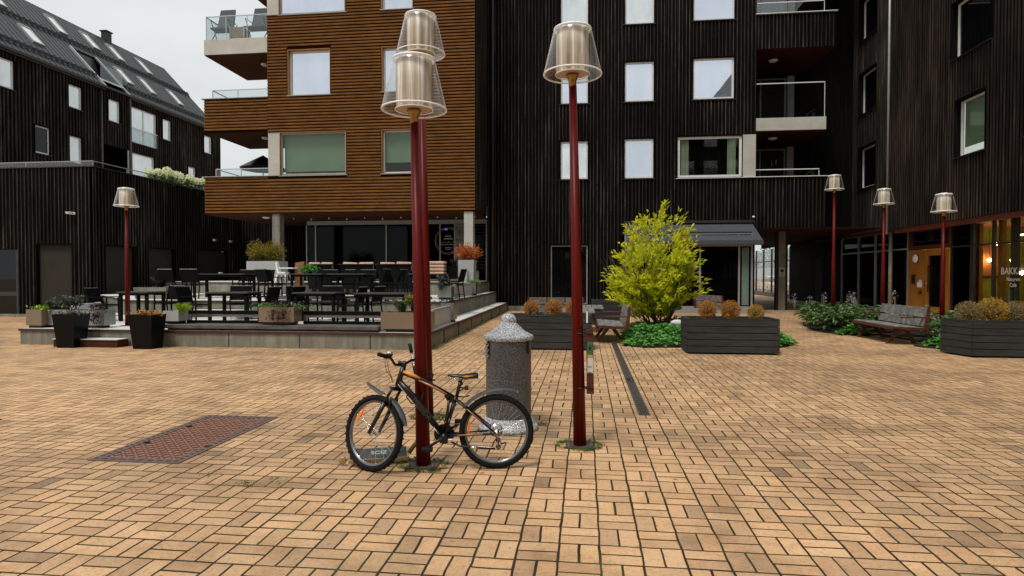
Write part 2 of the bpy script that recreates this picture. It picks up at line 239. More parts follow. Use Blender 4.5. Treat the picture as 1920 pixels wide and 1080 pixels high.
# ---------------------------------------------------------------- mesh helpers
class MB:
    def __init__(s, xf=None): s.v = []; s.f = []; s.mi = []; s.sm = []; s.k = 0; s.xf = xf
    def add(s, vs, fs, smooth=False):
        b = len(s.v)
        if s.xf is not None: vs = [s.xf @ Vector(p) for p in vs]
        s.v += [tuple(p) for p in vs]; s.f += [tuple(b+i for i in f) for f in fs]; s.mi += [s.k]*len(fs); s.sm += [smooth]*len(fs); return s
    def box(s, x0, x1, y0, y1, z0, z1):
        if x0 > x1: x0, x1 = x1, x0
        if y0 > y1: y0, y1 = y1, y0
        if z0 > z1: z0, z1 = z1, z0
        return s.add([(x0,y0,z0),(x1,y0,z0),(x1,y1,z0),(x0,y1,z0),(x0,y0,z1),(x1,y0,z1),(x1,y1,z1),(x0,y1,z1)],
              [(0,3,2,1),(4,5,6,7),(0,1,5,4),(1,2,6,5),(2,3,7,6),(3,0,4,7)])
    def rbox(s, x0, x1, y0, y1, z0, z1, r=.01):   # box with chamfered edges
        xs = [(x0, x0+r, x1-r, x1)]; P = []; c = ((x0+x1)/2, (y0+y1)/2, (z0+z1)/2); h = (abs(x1-x0)/2, abs(y1-y0)/2, abs(z1-z0)/2)
        idx = {}
        for sx in (-1, 1):
            for sy in (-1, 1):
                for sz in (-1, 1):
                    for a in range(3):
                        q = [h[0], h[1], h[2]]
                        for b in range(3):
                            if b != a: q[b] -= r
                        idx[(sx,sy,sz,a)] = len(P); P.append((c[0]+sx*q[0], c[1]+sy*q[1], c[2]+sz*q[2]))
        F = []
        def quad(l):
            n = (Vector(P[l[1]])-Vector(P[l[0]])).cross(Vector(P[l[2]])-Vector(P[l[0]])); m = sum((Vector(P[i]) for i in l), Vector())/len(l)-Vector(c)
            F.append(tuple(l) if n.dot(m) > 0 else tuple(reversed(l)))
        for a in range(3):
            b, d = [(1,2),(2,0),(0,1)][a]
            for sg in (-1, 1):
                l = []
                for t_, u_ in ((-1,-1),(1,-1),(1,1),(-1,1)):
                    k = [0,0,0]; k[a] = sg; k[b] = t_; k[d] = u_; l.append(idx[(k[0],k[1],k[2],a)])
                quad(l)
            for t_ in (-1, 1):          # edge along axis a
                for u_ in (-1, 1):
                    k1 = [0,0,0]; k1[a] = -1; k1[b] = t_; k1[d] = u_; k2 = list(k1); k2[a] = 1
                    quad([idx[(*k1,b)], idx[(*k2,b)], idx[(*k2,d)], idx[(*k1,d)]])
        for sx in (-1, 1):
            for sy in (-1, 1):
                for sz in (-1, 1): quad([idx[(sx,sy,sz,0)], idx[(sx,sy,sz,1)], idx[(sx,sy,sz,2)]])
        return s.add(P, F)
    def prism(s, poly, z0, z1):   # poly counter-clockwise in xy
        n = len(poly); vs = [(x,y,z0) for x,y in poly]+[(x,y,z1) for x,y in poly]
        return s.add(vs, [tuple(range(n-1,-1,-1)), tuple(range(n,2*n))]+[(i,(i+1)%n,n+(i+1)%n,n+i) for i in range(n)])
    def hexa(s, b, t):   # bottom quad, top quad (each 4 pts)
        return s.add(list(b)+list(t), [(0,3,2,1),(4,5,6,7),(0,1,5,4),(1,2,6,5),(2,3,7,6),(3,0,4,7)])
    def tube(s, pts, r, seg=10, closed=False, cap=True, smooth=True, up=None):
        pts = [Vector(p) for p in pts]; n = len(pts); rs = r if isinstance(r, (list, tuple)) else [r]*n; vs = []; prev = None
        for i, p in enumerate(pts):
            if closed: d = pts[(i+1)%n]-pts[i-1]
            else: d = pts[min(i+1,n-1)]-pts[max(i-1,0)]
            d.normalize()
            if prev is None:
                a = Vector((0,0,1)) if abs(d.z) < .9 else Vector((1,0,0))
                x = d.cross(a).normalized()
            else: x = (prev - d*prev.dot(d)).normalized()
            prev = x; y = d.cross(x)
            for k in range(seg):
                an = 2*math.pi*k/seg; vs.append(p+(x*math.cos(an)+y*math.sin(an))*rs[i])
        fs = []
        for i in range(n if closed else n-1):
            j = (i+1)%n
            for k in range(seg): fs.append((i*seg+k, i*seg+(k+1)%seg, j*seg+(k+1)%seg, j*seg+k))
        s.add(vs, fs, smooth)
        if cap and not closed:
            b = len(s.v)-len(vs)
            s.f += [tuple(b+k for k in range(seg-1,-1,-1)), tuple(b+(n-1)*seg+k for k in range(seg))]; s.mi += [s.k]*2; s.sm += [False]*2
        return s
    def bar(s, a, b, w, h=None, up=(0,0,1)):   # rectangular bar from a to b
        h = h or w; a = Vector(a); b = Vector(b); d = (b-a).normalized(); u = Vector(up)
        if abs(d.dot(u)) > .98: u = Vector((1,0,0))
        x = d.cross(u).normalized()*w/2; y = x.cross(d).normalized()*h/2
        q = lambda p: [p-x-y, p+x-y, p+x+y, p-x+y]
        return s.add(q(a)+q(b), [(0,1,2,3),(7,6,5,4),(0,4,5,1),(1,5,6,2),(2,6,7,3),(3,7,4,0)])
    def lathe(s, prof, c=(0,0,0), seg=32, smooth=True, axis='z', close=False):
        vs = []; n = len(prof)
        for r, z in prof:
            for k in range(seg):
                a = 2*math.pi*k/seg; x, y = r*math.cos(a), r*math.sin(a)
                p = (x, y, z) if axis == 'z' else ((z, x, y) if axis == 'x' else (x, z, y))
                vs.append((c[0]+p[0], c[1]+p[1], c[2]+p[2]))
        fs = [(i*seg+k, i*seg+(k+1)%seg, (i+1)*seg+(k+1)%seg, (i+1)*seg+k) for i in range(n-1) for k in range(seg)]
        if close: fs += [((n-1)*seg+k, (n-1)*seg+(k+1)%seg, (k+1)%seg, k) for k in range(seg)]
        return s.add(vs, fs, smooth)
    def ring(s, c, R_, r, seg=40, sec=8, axis='z'):
        pts = []
        for k in range(seg):
            a = 2*math.pi*k/seg; x, y = R_*math.cos(a), R_*math.sin(a)
            pts.append(Vector(c)+Vector((x,y,0) if axis == 'z' else ((x,0,y) if axis == 'y' else (0,x,y))))
        return s.tube(pts, r, sec, closed=True)
    def ball(s, c, r, seg=16, rings=10):
        r = r if isinstance(r, tuple) else (r,r,r); vs = []; fs = []
        for i in range(rings+1):
            th = math.pi*i/rings
            for k in range(seg):
                a = 2*math.pi*k/seg; vs.append((c[0]+r[0]*math.sin(th)*math.cos(a), c[1]+r[1]*math.sin(th)*math.sin(a), c[2]-r[2]*math.cos(th)))
        for i in range(rings):
            for k in range(seg): fs.append((i*seg+k, i*seg+(k+1)%seg, (i+1)*seg+(k+1)%seg, (i+1)*seg+k))
        return s.add(vs, fs, True)
    def leaf(s, p, d, nrm, l, w, bend=.15):
        p = Vector(p); d = Vector(d).normalized(); x = d.cross(Vector(nrm))
        if x.length < 1e-4: x = d.orthogonal()
        x.normalize(); n = x.cross(d)
        m = p+d*l*.5+n*l*bend*.5
        return s.add([p, m+x*w*.5, p+d*l-n*l*bend*.2, m-x*w*.5, ], [(0,1,2),(0,2,3)])
    def pieces(s, name, mats, parent=None, bevel=0.):   # every 8-vertex block becomes an object of its own
        for k in range(0, len(s.v), 8):
            q = MB(); q.v = s.v[k:k+8]; q.f = [tuple(i-k for i in f) for f in s.f[k//8*6:k//8*6+6]]; q.mi = [0]*6; q.sm = [False]*6; q.build(name, mats, parent, bevel=bevel)
    def build(s, name, mats, parent=None, world=True, bevel=0.):
        me = bpy.data.meshes.new(name); off = Vector((0,0,0)); 
        if parent is not None and world: 
            off = parent.location.copy(); pp = parent.parent
            while pp is not None: off += pp.location; pp = pp.parent
        me.from_pydata([(a-off.x, b-off.y, c-off.z) for a, b, c in s.v] if off.length else s.v, [], s.f)
        for m in (mats if isinstance(mats, (list, tuple)) else [mats]): me.materials.append(MATS[m])
        me.polygons.foreach_set('material_index', s.mi); me.polygons.foreach_set('use_smooth', s.sm); me.update()
        o = bpy.data.objects.new(name, me); COL.objects.link(o)
        if parent is not None: o.parent = parent
        if bevel:
            b = o.modifiers.new('bevel', 'BEVEL'); b.width = bevel; b.segments = 2; b.limit_method = 'ANGLE'; b.angle_limit = R(40)
        return o
def tag(o, label=None, cat=None, group=None, kind=None):
    if label: o['label'] = label
    if cat: o['category'] = cat
    if group: o['group'] = group
    if kind: o['kind'] = kind
    return o
def thing(name, label, cat, loc=(0,0,0), rz=0., group=None):
    o = bpy.data.objects.new(name, None); COL.objects.link(o); o.location = loc; o.rotation_euler = (0,0,rz); o.empty_display_size = .1
    return tag(o, label, cat, group)
def kids(o): return [c for c in bpy.data.objects if c.parent == o]
def tree_of(o): return [(c, tree_of(c)) for c in kids(o)]
def dup(src, tree, loc, rz=0., label=None, scale=None):
    def cp(o, sub, par):
        c = o.copy(); COL.objects.link(c); c.parent = par
        for q, t_ in sub: cp(q, t_, c)
        return c
    r = src.copy(); COL.objects.link(r); r.location = loc; r.rotation_euler = (0,0,rz)
    if label: r['label'] = label
    if scale: r.scale = scale
    for q, t_ in tree: cp(q, t_, r)
    return r
def text_obj(name, s, size, mat, parent, mtx, extrude=.001, align='CENTER'):
    cu = bpy.data.curves.new(name, 'FONT'); cu.body = s; cu.size = size; cu.extrude = extrude; cu.align_x = align; cu.align_y = 'CENTER'
    ob = bpy.data.objects.new(name+'_tmp', cu); COL.objects.link(ob); dg = bpy.context.evaluated_depsgraph_get()
    me = bpy.data.meshes.new_from_object(ob.evaluated_get(dg)); bpy.data.objects.remove(ob)
    me.transform(mtx)
    if parent is not None and parent.type == 'EMPTY' and False: pass
    me.materials.clear(); me.materials.append(MATS[mat]); o = bpy.data.objects.new(name, me); COL.objects.link(o)
    if parent is not None:
        o.parent = parent
    return o
# ---------------------------------------------------------------- wall helpers
class WallF:   # local frame: u along the wall, d outwards, z up
    def __init__(s, org, u, n): s.o = Vector((org[0], org[1], 0)); s.u = Vector((u[0], u[1], 0)); s.n = Vector((n[0], n[1], 0))
    def p(s, u, d, z): return s.o + s.u*u + s.n*d + Vector((0,0,z))
    def box(s, mb, u0, u1, d0, d1, z0, z1):
        if u0 > u1: u0, u1 = u1, u0
        P = [s.p(u0,d0,z0), s.p(u1,d0,z0), s.p(u1,d1,z0), s.p(u0,d1,z0), s.p(u0,d0,z1), s.p(u1,d0,z1), s.p(u1,d1,z1), s.p(u0,d1,z1)]
        fl = s.u.cross(s.n).z < 0
        F = [(0,3,2,1),(4,5,6,7),(0,1,5,4),(1,2,6,5),(2,3,7,6),(3,0,4,7)]
        mb.add(P, [tuple(reversed(f)) for f in F] if fl else F)
def cuts(lo, hi, spans):
    out = []; c = lo
    for a, b in sorted(spans):
        if b <= c: continue
        if a >= hi: break
        if a > c: out.append((c, a))
        c = max(c, b)
    if c < hi: out.append((c, hi))
    return out
def clad_wall(W, parent, u0, u1, z0, z1, ops, style='vert', mats=('charred_batten','charred_board'), pitch=.152, bw=.040, name='wall', t=.22, seed=1, proud=.035):
    """boarded wall with real battens/slats around openings (u0,u1,z0,z1)"""
    r = random.Random(seed); mb = MB(); mb.k = 1
    us = sorted(set([u0, u1]+[max(u0, min(u1, v)) for o in ops for v in o[:2]]))
    for a, b in zip(us[:-1], us[1:]):
        if b-a < 1e-4: continue
        m = (a+b)/2; sp = [(o[2], o[3]) for o in ops if o[0] < m < o[1]]
        for c, d in cuts(z0, z1, sp): W.box(mb, a, b, -t, 0, c, d)
    mb.k = 0
    if style == 'vert':
        u = u0+pitch*.3
        while u < u1-.02:
            w = bw*r.uniform(.8, 1.15); cu = u+r.uniform(-.008, .008); a, b = max(u0+.002, cu), min(u1-.002, cu+w)
            pr = proud*r.uniform(.85, 1.15)
            sp = [(o[2]-.03, o[3]+.03) for o in ops if o[0]-.03 < b and o[1]+.03 > a]
            for c, d in cuts(z0+.001, z1-.001, sp):
                zc = c
                while d-zc > .03:      # boards butt end to end every few metres
                    ze = zc+r.uniform(2.2, 4.6)
                    if d-ze < .7: ze = d
                    o_ = r.uniform(-.003, .003); W.box(mb, a+(o_ if a > u0+.01 else 0), b+(o_ if b < u1-.01 else 0), 0, pr+o_, zc+.002, ze-.004); zc = ze
            u += pitch
    else:
        z = z0+.02
        while z < z1-.05:
            sp = [(o[0]-.03, o[1]+.03) for o in ops if o[2]-.02 < z+bw and o[3]+.02 > z]
            for a, b in cuts(u0+.002, u1-.002, sp):
                # slanted louvre: thin top, projecting lower lip
                pr = proud*r.uniform(.92, 1.08); P = []
                for uu in (a, b): P += [W.p(uu,0,z+bw*.1), W.p(uu,pr,z), W.p(uu,pr,z+bw*.42), W.p(uu,.004,z+bw)]
                F = [(0,3,2,1),(4,5,6,7),(0,1,5,4),(1,2,6,5),(2,3,7,6)]
                if W.u.cross(W.n).z > 0: F = [tuple(reversed(f)) for f in F]
                mb.add(P, F)
            z += pitch
    return mb.build(name, list(mats), parent)
def window(W, parent, u0, u1, z0, z1, set_d=-.06, fr='white_frame', pn='pane_sky', lining='charred_board', mull=(), trans=(), fw=.07, sill=True, sillm='dark_frame', lin_t=.03, blind=None, extra=None, back=-.2, name='window'):
    mb = MB()
    g = .004
    mb.k = 1
    for a, b, c, d in ((u0+g, u0+lin_t, z0+g, z1-g), (u1-lin_t, u1-g, z0+g, z1-g)): W.box(mb, a, b, back, .045, c, d)
    W.box(mb, u0+lin_t, u1-lin_t, back, .05, z1-lin_t, z1-g); W.box(mb, u0+lin_t, u1-lin_t, back, .01, z0+g, z0+lin_t)
    mb.k = 0
    a, b, c, d = u0+lin_t+.001, u1-lin_t-.001, z0+lin_t+.001, z1-lin_t-.001
    D0, D1 = set_d-.07, set_d
    W.box(mb, a, a+fw, D0, D1, c, d); W.box(mb, b-fw, b, D0, D1, c, d); W.box(mb, a+fw, b-fw, D0, D1, c, c+fw); W.box(mb, a+fw, b-fw, D0, D1, d-fw, d)
    for m in mull: W.box(mb, m-.03, m+.03, D0, D1-.004, c+fw, d-fw)
    for m in trans: W.box(mb, a+fw, b-fw, D0, D1-.006, m-.025, m+.025)
    f = mb.build(name, [fr, lining], parent)
    p = MB(); W.box(p, a+fw-.005, b-fw+.005, D0+.02, D0+.03, c+fw-.005, d-fw+.005); p.build('pane', pn, f)
    if sill:
        q = MB(); W.box(q, u0-.05, u1+.05, .0, .075, z0-.028, z0-.002); q.build('sill', sillm, f)
    if blind:   # (material, z-from) drawn blind or curtain seen just behind the glass, modelled on the room side rim
        q = MB(); 
        for (mm, ua, ub, za, zb) in blind: pass
    return f
# ---------------------------------------------------------------- ground
g = MB(); g.add([(-220,-160,0),(220,-160,0),(220,260,0),(-220,260,0)], [(0,1,2,3)]); tag(g.build('ground', 'paving'), kind='structure')
# ================================================================ BUILDINGS
# --- amber slatted block
WF = lambda x, y: WallF((x, y), (1, 0), (0, -1))     # camera-facing wall: u = world x offset from x
YO, XL, XB, XR = 24.75, -16.25, -13.37, -4.46
amber = thing('apartment_block', 'apartment block clad in horizontal amber wood slats above the cafe terrace', 'building', (-10, YO, 0))
W = WallF((0, YO), (1, 0), (0, -1))
winsA = [(-12.85,-9.91,5.81,7.64), (-8.39,-7.03,5.81,7.64), (-12.46,-10.58,9.165,11.08), (-8.37,-7.03,9.18,11.04), (-12.85,-9.91,12.55,14.4), (-8.39,-7.03,12.55,14.4)]
ops = [(a,b,c,d) for a,b,c,d in winsA] + [(-13.37,-12.85,5.81,7.64), (-13.37,-12.85,12.55,14.4)]
AM = ('amber_slat', 'amber_back')
clad_wall(W, amber, XB, XR, 4.24, 17.5, ops, 'horiz', AM, .1315, .105, seed=2, proud=.05)
clad_wall(W, amber, XL, XB-.001, 4.24, 5.80, [], 'horiz', AM, .1315, .105, 'lower_balcony_front', seed=3, proud=.05)
clad_wall(W, amber, XL, XB-.001, 7.77, 9.13, [], 'horiz', AM, .1315, .105, 'upper_balcony_front', seed=4, proud=.05)
b = MB()     # concrete panels beside the corner windows
for z0, z1 in ((5.812, 7.638), (12.552, 14.398)): b.box(XB+.003, -12.853, YO-.012, YO+.3, z0, z1)
b.pieces('corner_panel', 'pale_concrete', amber)
b = MB()
for (x0, x1, z) in ((XL-.1, -12.84, 5.80), (XL-.1, XB, 9.13), (XB-.06, -12.84, 12.54)): b.box(x0, x1, YO-.085, YO+.12, z+.002, z+.03)
b.pieces('coping', 'grey_frame', amber)
for i, (a, bb, c, d) in enumerate(winsA):
    big = bb-a > 2.5
    fa = window(W, amber, a, bb, c, d, set_d=-.13 if not big else -.05, fr='grey_frame' if big else 'white_frame', pn='shop_glass' if i < 2 else 'pane_sky', lining='ochre_wood', fw=.06, sillm='grey_frame')
    if i < 2: q = MB(); q.box(a+.1, bb-.1, YO+.245, YO+.25, c+(.2 if i == 0 else .5), d-.06); q.build('blind', 'drawn_blind', fa)
# floors, soffits, side walls
b = MB(); b.box(XL+.02, XR-.01, YO+.02, 28.0, 5.45, 5.62); b.box(XL+.02, XB, YO+.02, 28.0, 7.97, 8.12); b.box(XB, XR-.01, YO+.23, 36, 17.3, 17.5); b.pieces('floor_slab', 'concrete', amber)
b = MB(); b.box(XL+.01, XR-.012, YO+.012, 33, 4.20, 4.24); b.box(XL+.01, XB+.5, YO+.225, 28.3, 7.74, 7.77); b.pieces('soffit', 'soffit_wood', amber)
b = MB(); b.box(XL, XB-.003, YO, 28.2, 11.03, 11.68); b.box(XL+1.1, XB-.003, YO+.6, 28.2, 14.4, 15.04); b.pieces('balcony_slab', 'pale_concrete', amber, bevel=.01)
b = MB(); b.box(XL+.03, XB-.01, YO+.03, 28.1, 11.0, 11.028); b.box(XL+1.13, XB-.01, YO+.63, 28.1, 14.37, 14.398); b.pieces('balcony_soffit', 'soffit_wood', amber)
b = MB(); b.box(XB, XR, 28.2, 35.5, 5.6, 17.3); b.box(XB-.001, XB+.22, YO+.235, 28.2, 8.1, 17.3); b.box(XL, XL+.2, YO+.225, 28.0, 4.25, 5.79); b.box(XL, XL+.2, YO+.225, 28.0, 7.78, 9.12); b.pieces('side_wall', 'amber_back', amber)
WS = WallF((XR+.02, YO+.01), (0, 1), (1, 0)); clad_wall(WS, amber, 0, 2.72, 4.24, 17.4, [], 'vert', name='charred_side_wall', pitch=.13, t=.1, seed=9)
b = MB(); b.box(-14.25, -13.95, 28.0, 28.3, 5.6, 7.74); b.box(-14.25, -13.95, 28.0, 28.3, 8.1, 11.0); b.box(-14.25,-13.95,28.0,28.3,11.68,14.4); b.pieces('balcony_post', 'grey_frame', amber)
b = MB(); b.box(-13.95, XB, 28.0, 28.2, 5.62, 7.74); b.box(-13.95, XB, 28.0, 28.2, 8.12, 11.0); b.box(-13.95, XB, 28.0, 28.2, 11.68, 14.38); b.pieces('balcony_door', 'pane_dark', amber)
for z, y0 in ((5.83, YO+.25), (9.16, YO+.05)):     # low glass rails
    f = MB(); zt = z+.36
    f.bar((XL+.35, y0, zt), (XB-.02, y0, zt), .04, .03); f.bar((XL+.35, y0, zt), (XL+.35, 28.0, zt), .04, .03)
    for x in (XL+.35, XL+1.5): f.bar((x, y0, z), (x, y0, zt-.016), .03)
    r_ = f.build('handrail', 'zinc', amber); p = MB(); p.box(XL+.37, XB-.03, y0-.005, y0+.005, z, zt-.02); p.build('rail_glass', 'rail_glass', r_)
f = MB(); z = 11.68; zt = 12.66
f.bar((XL+.08, YO+.05, zt), (XB-.02, YO+.05, zt), .035, .03); f.bar((XL+.08, YO+.05, zt), (XL+.08, 28, zt), .035, .03)
for x in (XL+.08, XL+1.0, XL+1.95): f.bar((x, YO+.05, z), (x, YO+.05, zt-.016), .022)
r_ = f.build('handrail', 'zinc', amber); p = MB(); p.box(XL+.1, XB-.03, YO+.045, YO+.055, z+.01, zt-.02); p.box(XL+.075, XL+.085, YO+.06, 28, z+.01, zt-.02); p.build('rail_glass', 'rail_glass', r_)
for z in (7.74, 10.998, 4.2):
    b = MB(); b.lathe([(0,-.07),(.10,-.068),(.16,-.03),(.17,0)], (-14.2, YO+1.3, z)); b.build('ceiling_light', 'white_plastic', amber)
# columns and cafe glazing under the block
b = MB(); b.box(-13.23, -12.90, YO+.02, YO+.42, 1.33, 4.2); b.build('column', 'concrete', amber); b = MB(); b.box(-4.93, -4.56, YO+.02, YO+.42, 1.33, 4.2); b.build('column', 'pale_concrete', amber)
YG = 28.15
shop = MB(); shop.box(-13.3, -4.46, YG+.06, YG+.07, 1.36, 4.0)
fr = MB()
for x in (-13.3, -12.85, -9.35, -8.05, -6.75, -6.05, -4.55): fr.box(x-.03, x+.03, YG, YG+.055, 1.36, 4.0)
fr.box(-13.3, -4.5, YG+.04, YG+.058, 4.001, 4.19); fr.box(-13.3, -4.5, YG-.002, YG+.058, 1.33, 1.359)
gf = fr.build('glazing_frame', 'grey_frame', amber); shop.build('pane', 'pane_shop', gf)
b = MB(); b.box(-6.04+.03, -5.62, YG-.01, YG+.05, 1.36, 4.0); b.build('door_frame', 'weathered_wood', amber)
b = MB()
for k in range(14): b.box(-5.6, -4.6, YG-.03, YG+.05, 1.9+k*.15, 1.98+k*.15)
b.build('slatted_screen', 'brown_batten', amber)
sg = thing('window_sign', 'round line-drawn sign with a violet glow hanging in the cafe window', 'sign', (-6.35, YG-.03, 3.2))
b = MB(); b.ring((-6.35, YG-.03, 3.2), .62, .012, 48, 6, 'y'); b.ring((-6.35, YG-.03, 3.2), .56, .006, 48, 6, 'y'); b.build('ring', 'grey_frame', sg)
b = MB()
for (zz, w, h) in ((3.42, .30, .04), (3.30, .42, .05), (3.02, .8, .02), (2.88, .3, .03), (2.80, .24, .02)): b.box(-6.35-w/2, -6.35+w/2, YG-.035, YG-.028, zz-h/2, zz+h/2)
pts = [(-6.75+.04*k, YG-.034, 3.13+.05*math.sin(k*1.3)) for k in range(20)]; b.tube(pts, .010, 5); b.build('lettering', 'grey_frame', sg)
b = MB(); b.ball((-6.45, YG-.04, 3.74), (.09, .02, .04)); b.build('violet_light', 'violet_neon', sg)
# dark wall behind the terrace, left of the cafe
Wb = WallF((-18.5, 30.85), (1, 0), (0, -1)); 
backw = thing('boarded_wall', 'black boarded wall with a closed grey shutter behind the cafe terrace', 'wall', (-16, 30.9, 0))
clad_wall(Wb, backw, -.3, 5.2, .85, 5.9, [], 'vert', seed=11)
# ---------------------------------------------------------------- string lights under the amber block
sl = thing('string_light', 'string of small bulbs under the slatted overhang', 'string light', (-9, YO+.5, 4.1))
pts = [(-12.6+.4*k, YO+.7, 4.12-.05*abs(math.sin(k*.8))) for k in range(21)]; b = MB(); b.tube(pts, .006, 5); b.build('cable', 'dark_metal', sl)
b = MB(); [b.ball((p[0], p[1], p[2]-.05), (.03,.03,.04), 8, 6) for p in pts[::2]]; b.build('bulbs', 'bulb', sl)
# --- charred timber block
YF = 27.47
black = thing('apartment_block', 'tall black charred-timber apartment block with white framed windows behind the yellow shrub', 'building', (0, YF, 0))
W = WallF((0, YF), (1, 0), (0, -1))
wins = [(-1.12,.13,5.84,7.56), (1.68,2.98,5.83,7.6), (-1.12,.13,9.18,10.95), (1.68,2.98,9.18,10.95), (4.59,6.36,9.18,10.99), (-1.12,.13,12.55,14.4), (1.68,2.98,12.55,14.4), (4.59,6.36,12.57,14.4)]
bigw = (3.95, 6.71, 5.81, 7.63); gw = (-1.56, .14, .28, 2.96); shopo = (1.62, 6.9, .2, 3.86)
ops = wins + [bigw, (6.71, 7.25, 5.81, 7.63), gw, shopo]
clad_wall(W, black, XR+.05, 7.25, .22, 17.5, ops, 'vert', seed=21)
clad_wall(W, black, 7.251, 10.13, 3.62, 5.79, [], 'vert', seed=22, name='lower_balcony_front')
clad_wall(W, black, 7.251, 10.45, 11.25, 12.7, [], 'vert', seed=23, name='upper_balcony_front')
for i, (a, bb, c, d) in enumerate(wins): window(W, black, a, bb, c, d, set_d=-.035, pn='pane_sky' if i not in (5, 6, 0) else 'pane_pale')
f = window(W, black, *bigw, set_d=-.02, pn='shop_glass', fw=.1)
for x0 in (4.12, 6.1):      # curtains close behind the big pane
    b = MB(); n = 12; w = .36
    pts = [(x0+w*k/n, YF+.14-.03*(k % 2), 0) for k in range(n+1)]; b.add([(p[0], p[1]-.008, z) for z in (5.95, 7.5) for p in pts], [(k, k+1, n+2+k, n+1+k) for k in range(n)]); b.build('curtain', 'curtain', f)
b = MB(); b.box(6.714, 7.247, YF-.04, YF+.22, 5.81, 7.63); b.pieces('corner_panel', 'pale_concrete', black)
f = window(W, black, *gw, set_d=-.03, pn='pane_dark', fw=.05, fr='grey_frame')
b = MB(); [b.box(-1.46, .04, YF+.072, YF+.076, 1.95+k*.068, 1.98+k*.068) for k in range(13)]; b.build('blind', 'blind', f)
b = MB(); b.box(XR+.05, 1.6, YF-.05, YF+.2, 0, .216); b.build('plinth', 'concrete', black)
b = MB(); b.box(6.72, 10.2, YF-.1, YF+.1, 5.792, 5.82); b.box(7.2, 10.5, YF-.1, YF+.1, 12.702, 12.73); b.box(3.9, 6.72, YF-.1, YF-.045, 5.785, 5.808); b.pieces('coping', 'white_frame', black)
b = MB(); b.box(7.26, 10.12, YF+.01, 30.85, 7.78, 8.32); b.pieces('balcony_slab', 'pale_concrete', black, bevel=.01)
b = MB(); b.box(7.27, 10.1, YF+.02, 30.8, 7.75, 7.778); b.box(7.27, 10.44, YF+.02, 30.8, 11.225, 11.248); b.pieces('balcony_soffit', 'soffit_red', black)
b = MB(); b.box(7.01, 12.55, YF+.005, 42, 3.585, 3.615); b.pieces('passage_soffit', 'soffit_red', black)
b = MB(); b.box(6.88, 7.0, YF+.1, 62, 0, 3.58); b.build('passage_wall', 'charred_board', black)  # left passage wall; far stretch lengthened to block sky in the storefront's reflections
b = MB(); b.box(7.26, 10.12, YF+.23, 30.85, 5.3, 5.45); b.box(7.26, 10.44, YF+.23, 30.85, 12.3, 12.45); b.pieces('floor_slab', 'concrete', black)
b = MB(); b.box(7.03, 7.249, YF+.23, 30.9, 3.62, 17.4); b.box(7.251, 13.1, 30.9, 31.1, 3.62, 17.4); b.box(XR+.1, 7.02, YF+.23, YF+.4, .22, 17.4); b.box(XR+.1, 13, YF+.4, 40, 17.2, 17.45); b.pieces('inner_wall', 'charred_board', black)
Wd = WallF((0, 30.9), (1, 0), (0, -1))
for z0, z1 in ((5.46, 7.74), (8.33, 11.1), (12.46, 15)):
    window(Wd, black, 7.4, 9.55, z0, z1-.05, set_d=.06, fr='grey_frame', pn='pane_room', mull=(8.35,), sill=False, back=.001, name='balcony_door')
    b = MB(); b.box(9.56, 9.86, 30.75, 30.89, z0, z1-.01); b.pieces('door_panel', 'grey_panel', black)
for (x0, x1, z, zt) in ((7.27, 10.05, 8.33, 9.78), (7.27, 9.85, 5.83, 6.12), (7.27, 10.0, 12.735, 13.2)):
    f = MB(); f.bar((x0, YF+.03, zt), (x1, YF+.03, zt), .05, .035); f.bar((x1, YF+.03, z), (x1, YF+.03, zt-.02), .02)
    r_ = f.build('handrail', 'white_frame', black); p = MB(); p.box(x0+.01, x1-.02, YF+.025, YF+.035, z, zt-.02); p.build('rail_glass', 'rail_glass', r_)
for z in (7.75, 11.22):
    b = MB(); b.lathe([(0,-.07),(.12,-.068),(.19,-.03),(.2,0)], (8.35, YF+1.4, z)); b.build('ceiling_light', 'white_plastic', black)
b = MB(); b.tube([(XR+.33, YF-.08, .2), (XR+.33, YF-.08, 17.3)], .045, 10); b.build('downpipe', 'dark_frame', black)
b = MB(); b.ball((7.17, YF-.07, 4.1), (.06,.05,.045), 10, 8); b.build('wall_sensor', 'camera_white', black)
# shop under the awning
shop = MB(); shop.box(1.75, 6.86, 26.5, 26.51, .32, 2.8); shop.box(6.87, 6.88, 26.55, 27.6, .32, 2.8)
fr = MB()
for x in (1.7, 3.2, 4.78, 6.36, 6.87): fr.box(x-.035, x+.035, 26.44, 26.54, .30, 3.3)
fr.box(1.7, 6.9, 26.43, 26.545, 2.8, 2.88); fr.box(1.68, 6.9, 26.43, 26.545, 3.301, 3.34); fr.box(1.65, 6.95, 26.42, 26.56, 0, .299)
gf = fr.build('shopfront', 'grey_frame', black); shop.build('pane', 'pane_shop', gf)
b = MB(); b.box(1.72, 6.84, 26.515, 26.53, 2.885, 3.3); b.box(1.6, 6.9, 26.56, 27.45, 3.345, 3.42); b.build('fascia', 'dark_frame', black)
b = MB(); b.box(6.48, 6.76, 26.49, 26.498, .35, 2.75); b.build('green_glass_strip', 'pane_green', black)
aw = thing('awning', 'dark slate cloth awning over the shop window behind the yellow shrub', 'awning', (4.3, 26.4, 3))
b = MB(); x0, x1 = 1.72, 7.1
b.hexa([(x0, 27.4, 3.81), (x1, 27.4, 3.81), (x1, 27.4, 3.85), (x0, 27.4, 3.85)], [(x0, 26.05, 3.0), (x1+.1, 26.05, 3.0), (x1+.1, 26.05, 3.02), (x0, 26.05, 3.02)]); b.build('cloth', 'awning_cloth', aw)
b = MB(); b.box(x0, x1+.1, 26.0, 26.045, 2.86, 3.03); b.build('valance', 'awning_cloth', aw)
b = MB(); b.box(x0-.05, x1+.05, 27.25, 27.42, 3.852, 3.96); b.build('cassette', 'dark_frame', aw)
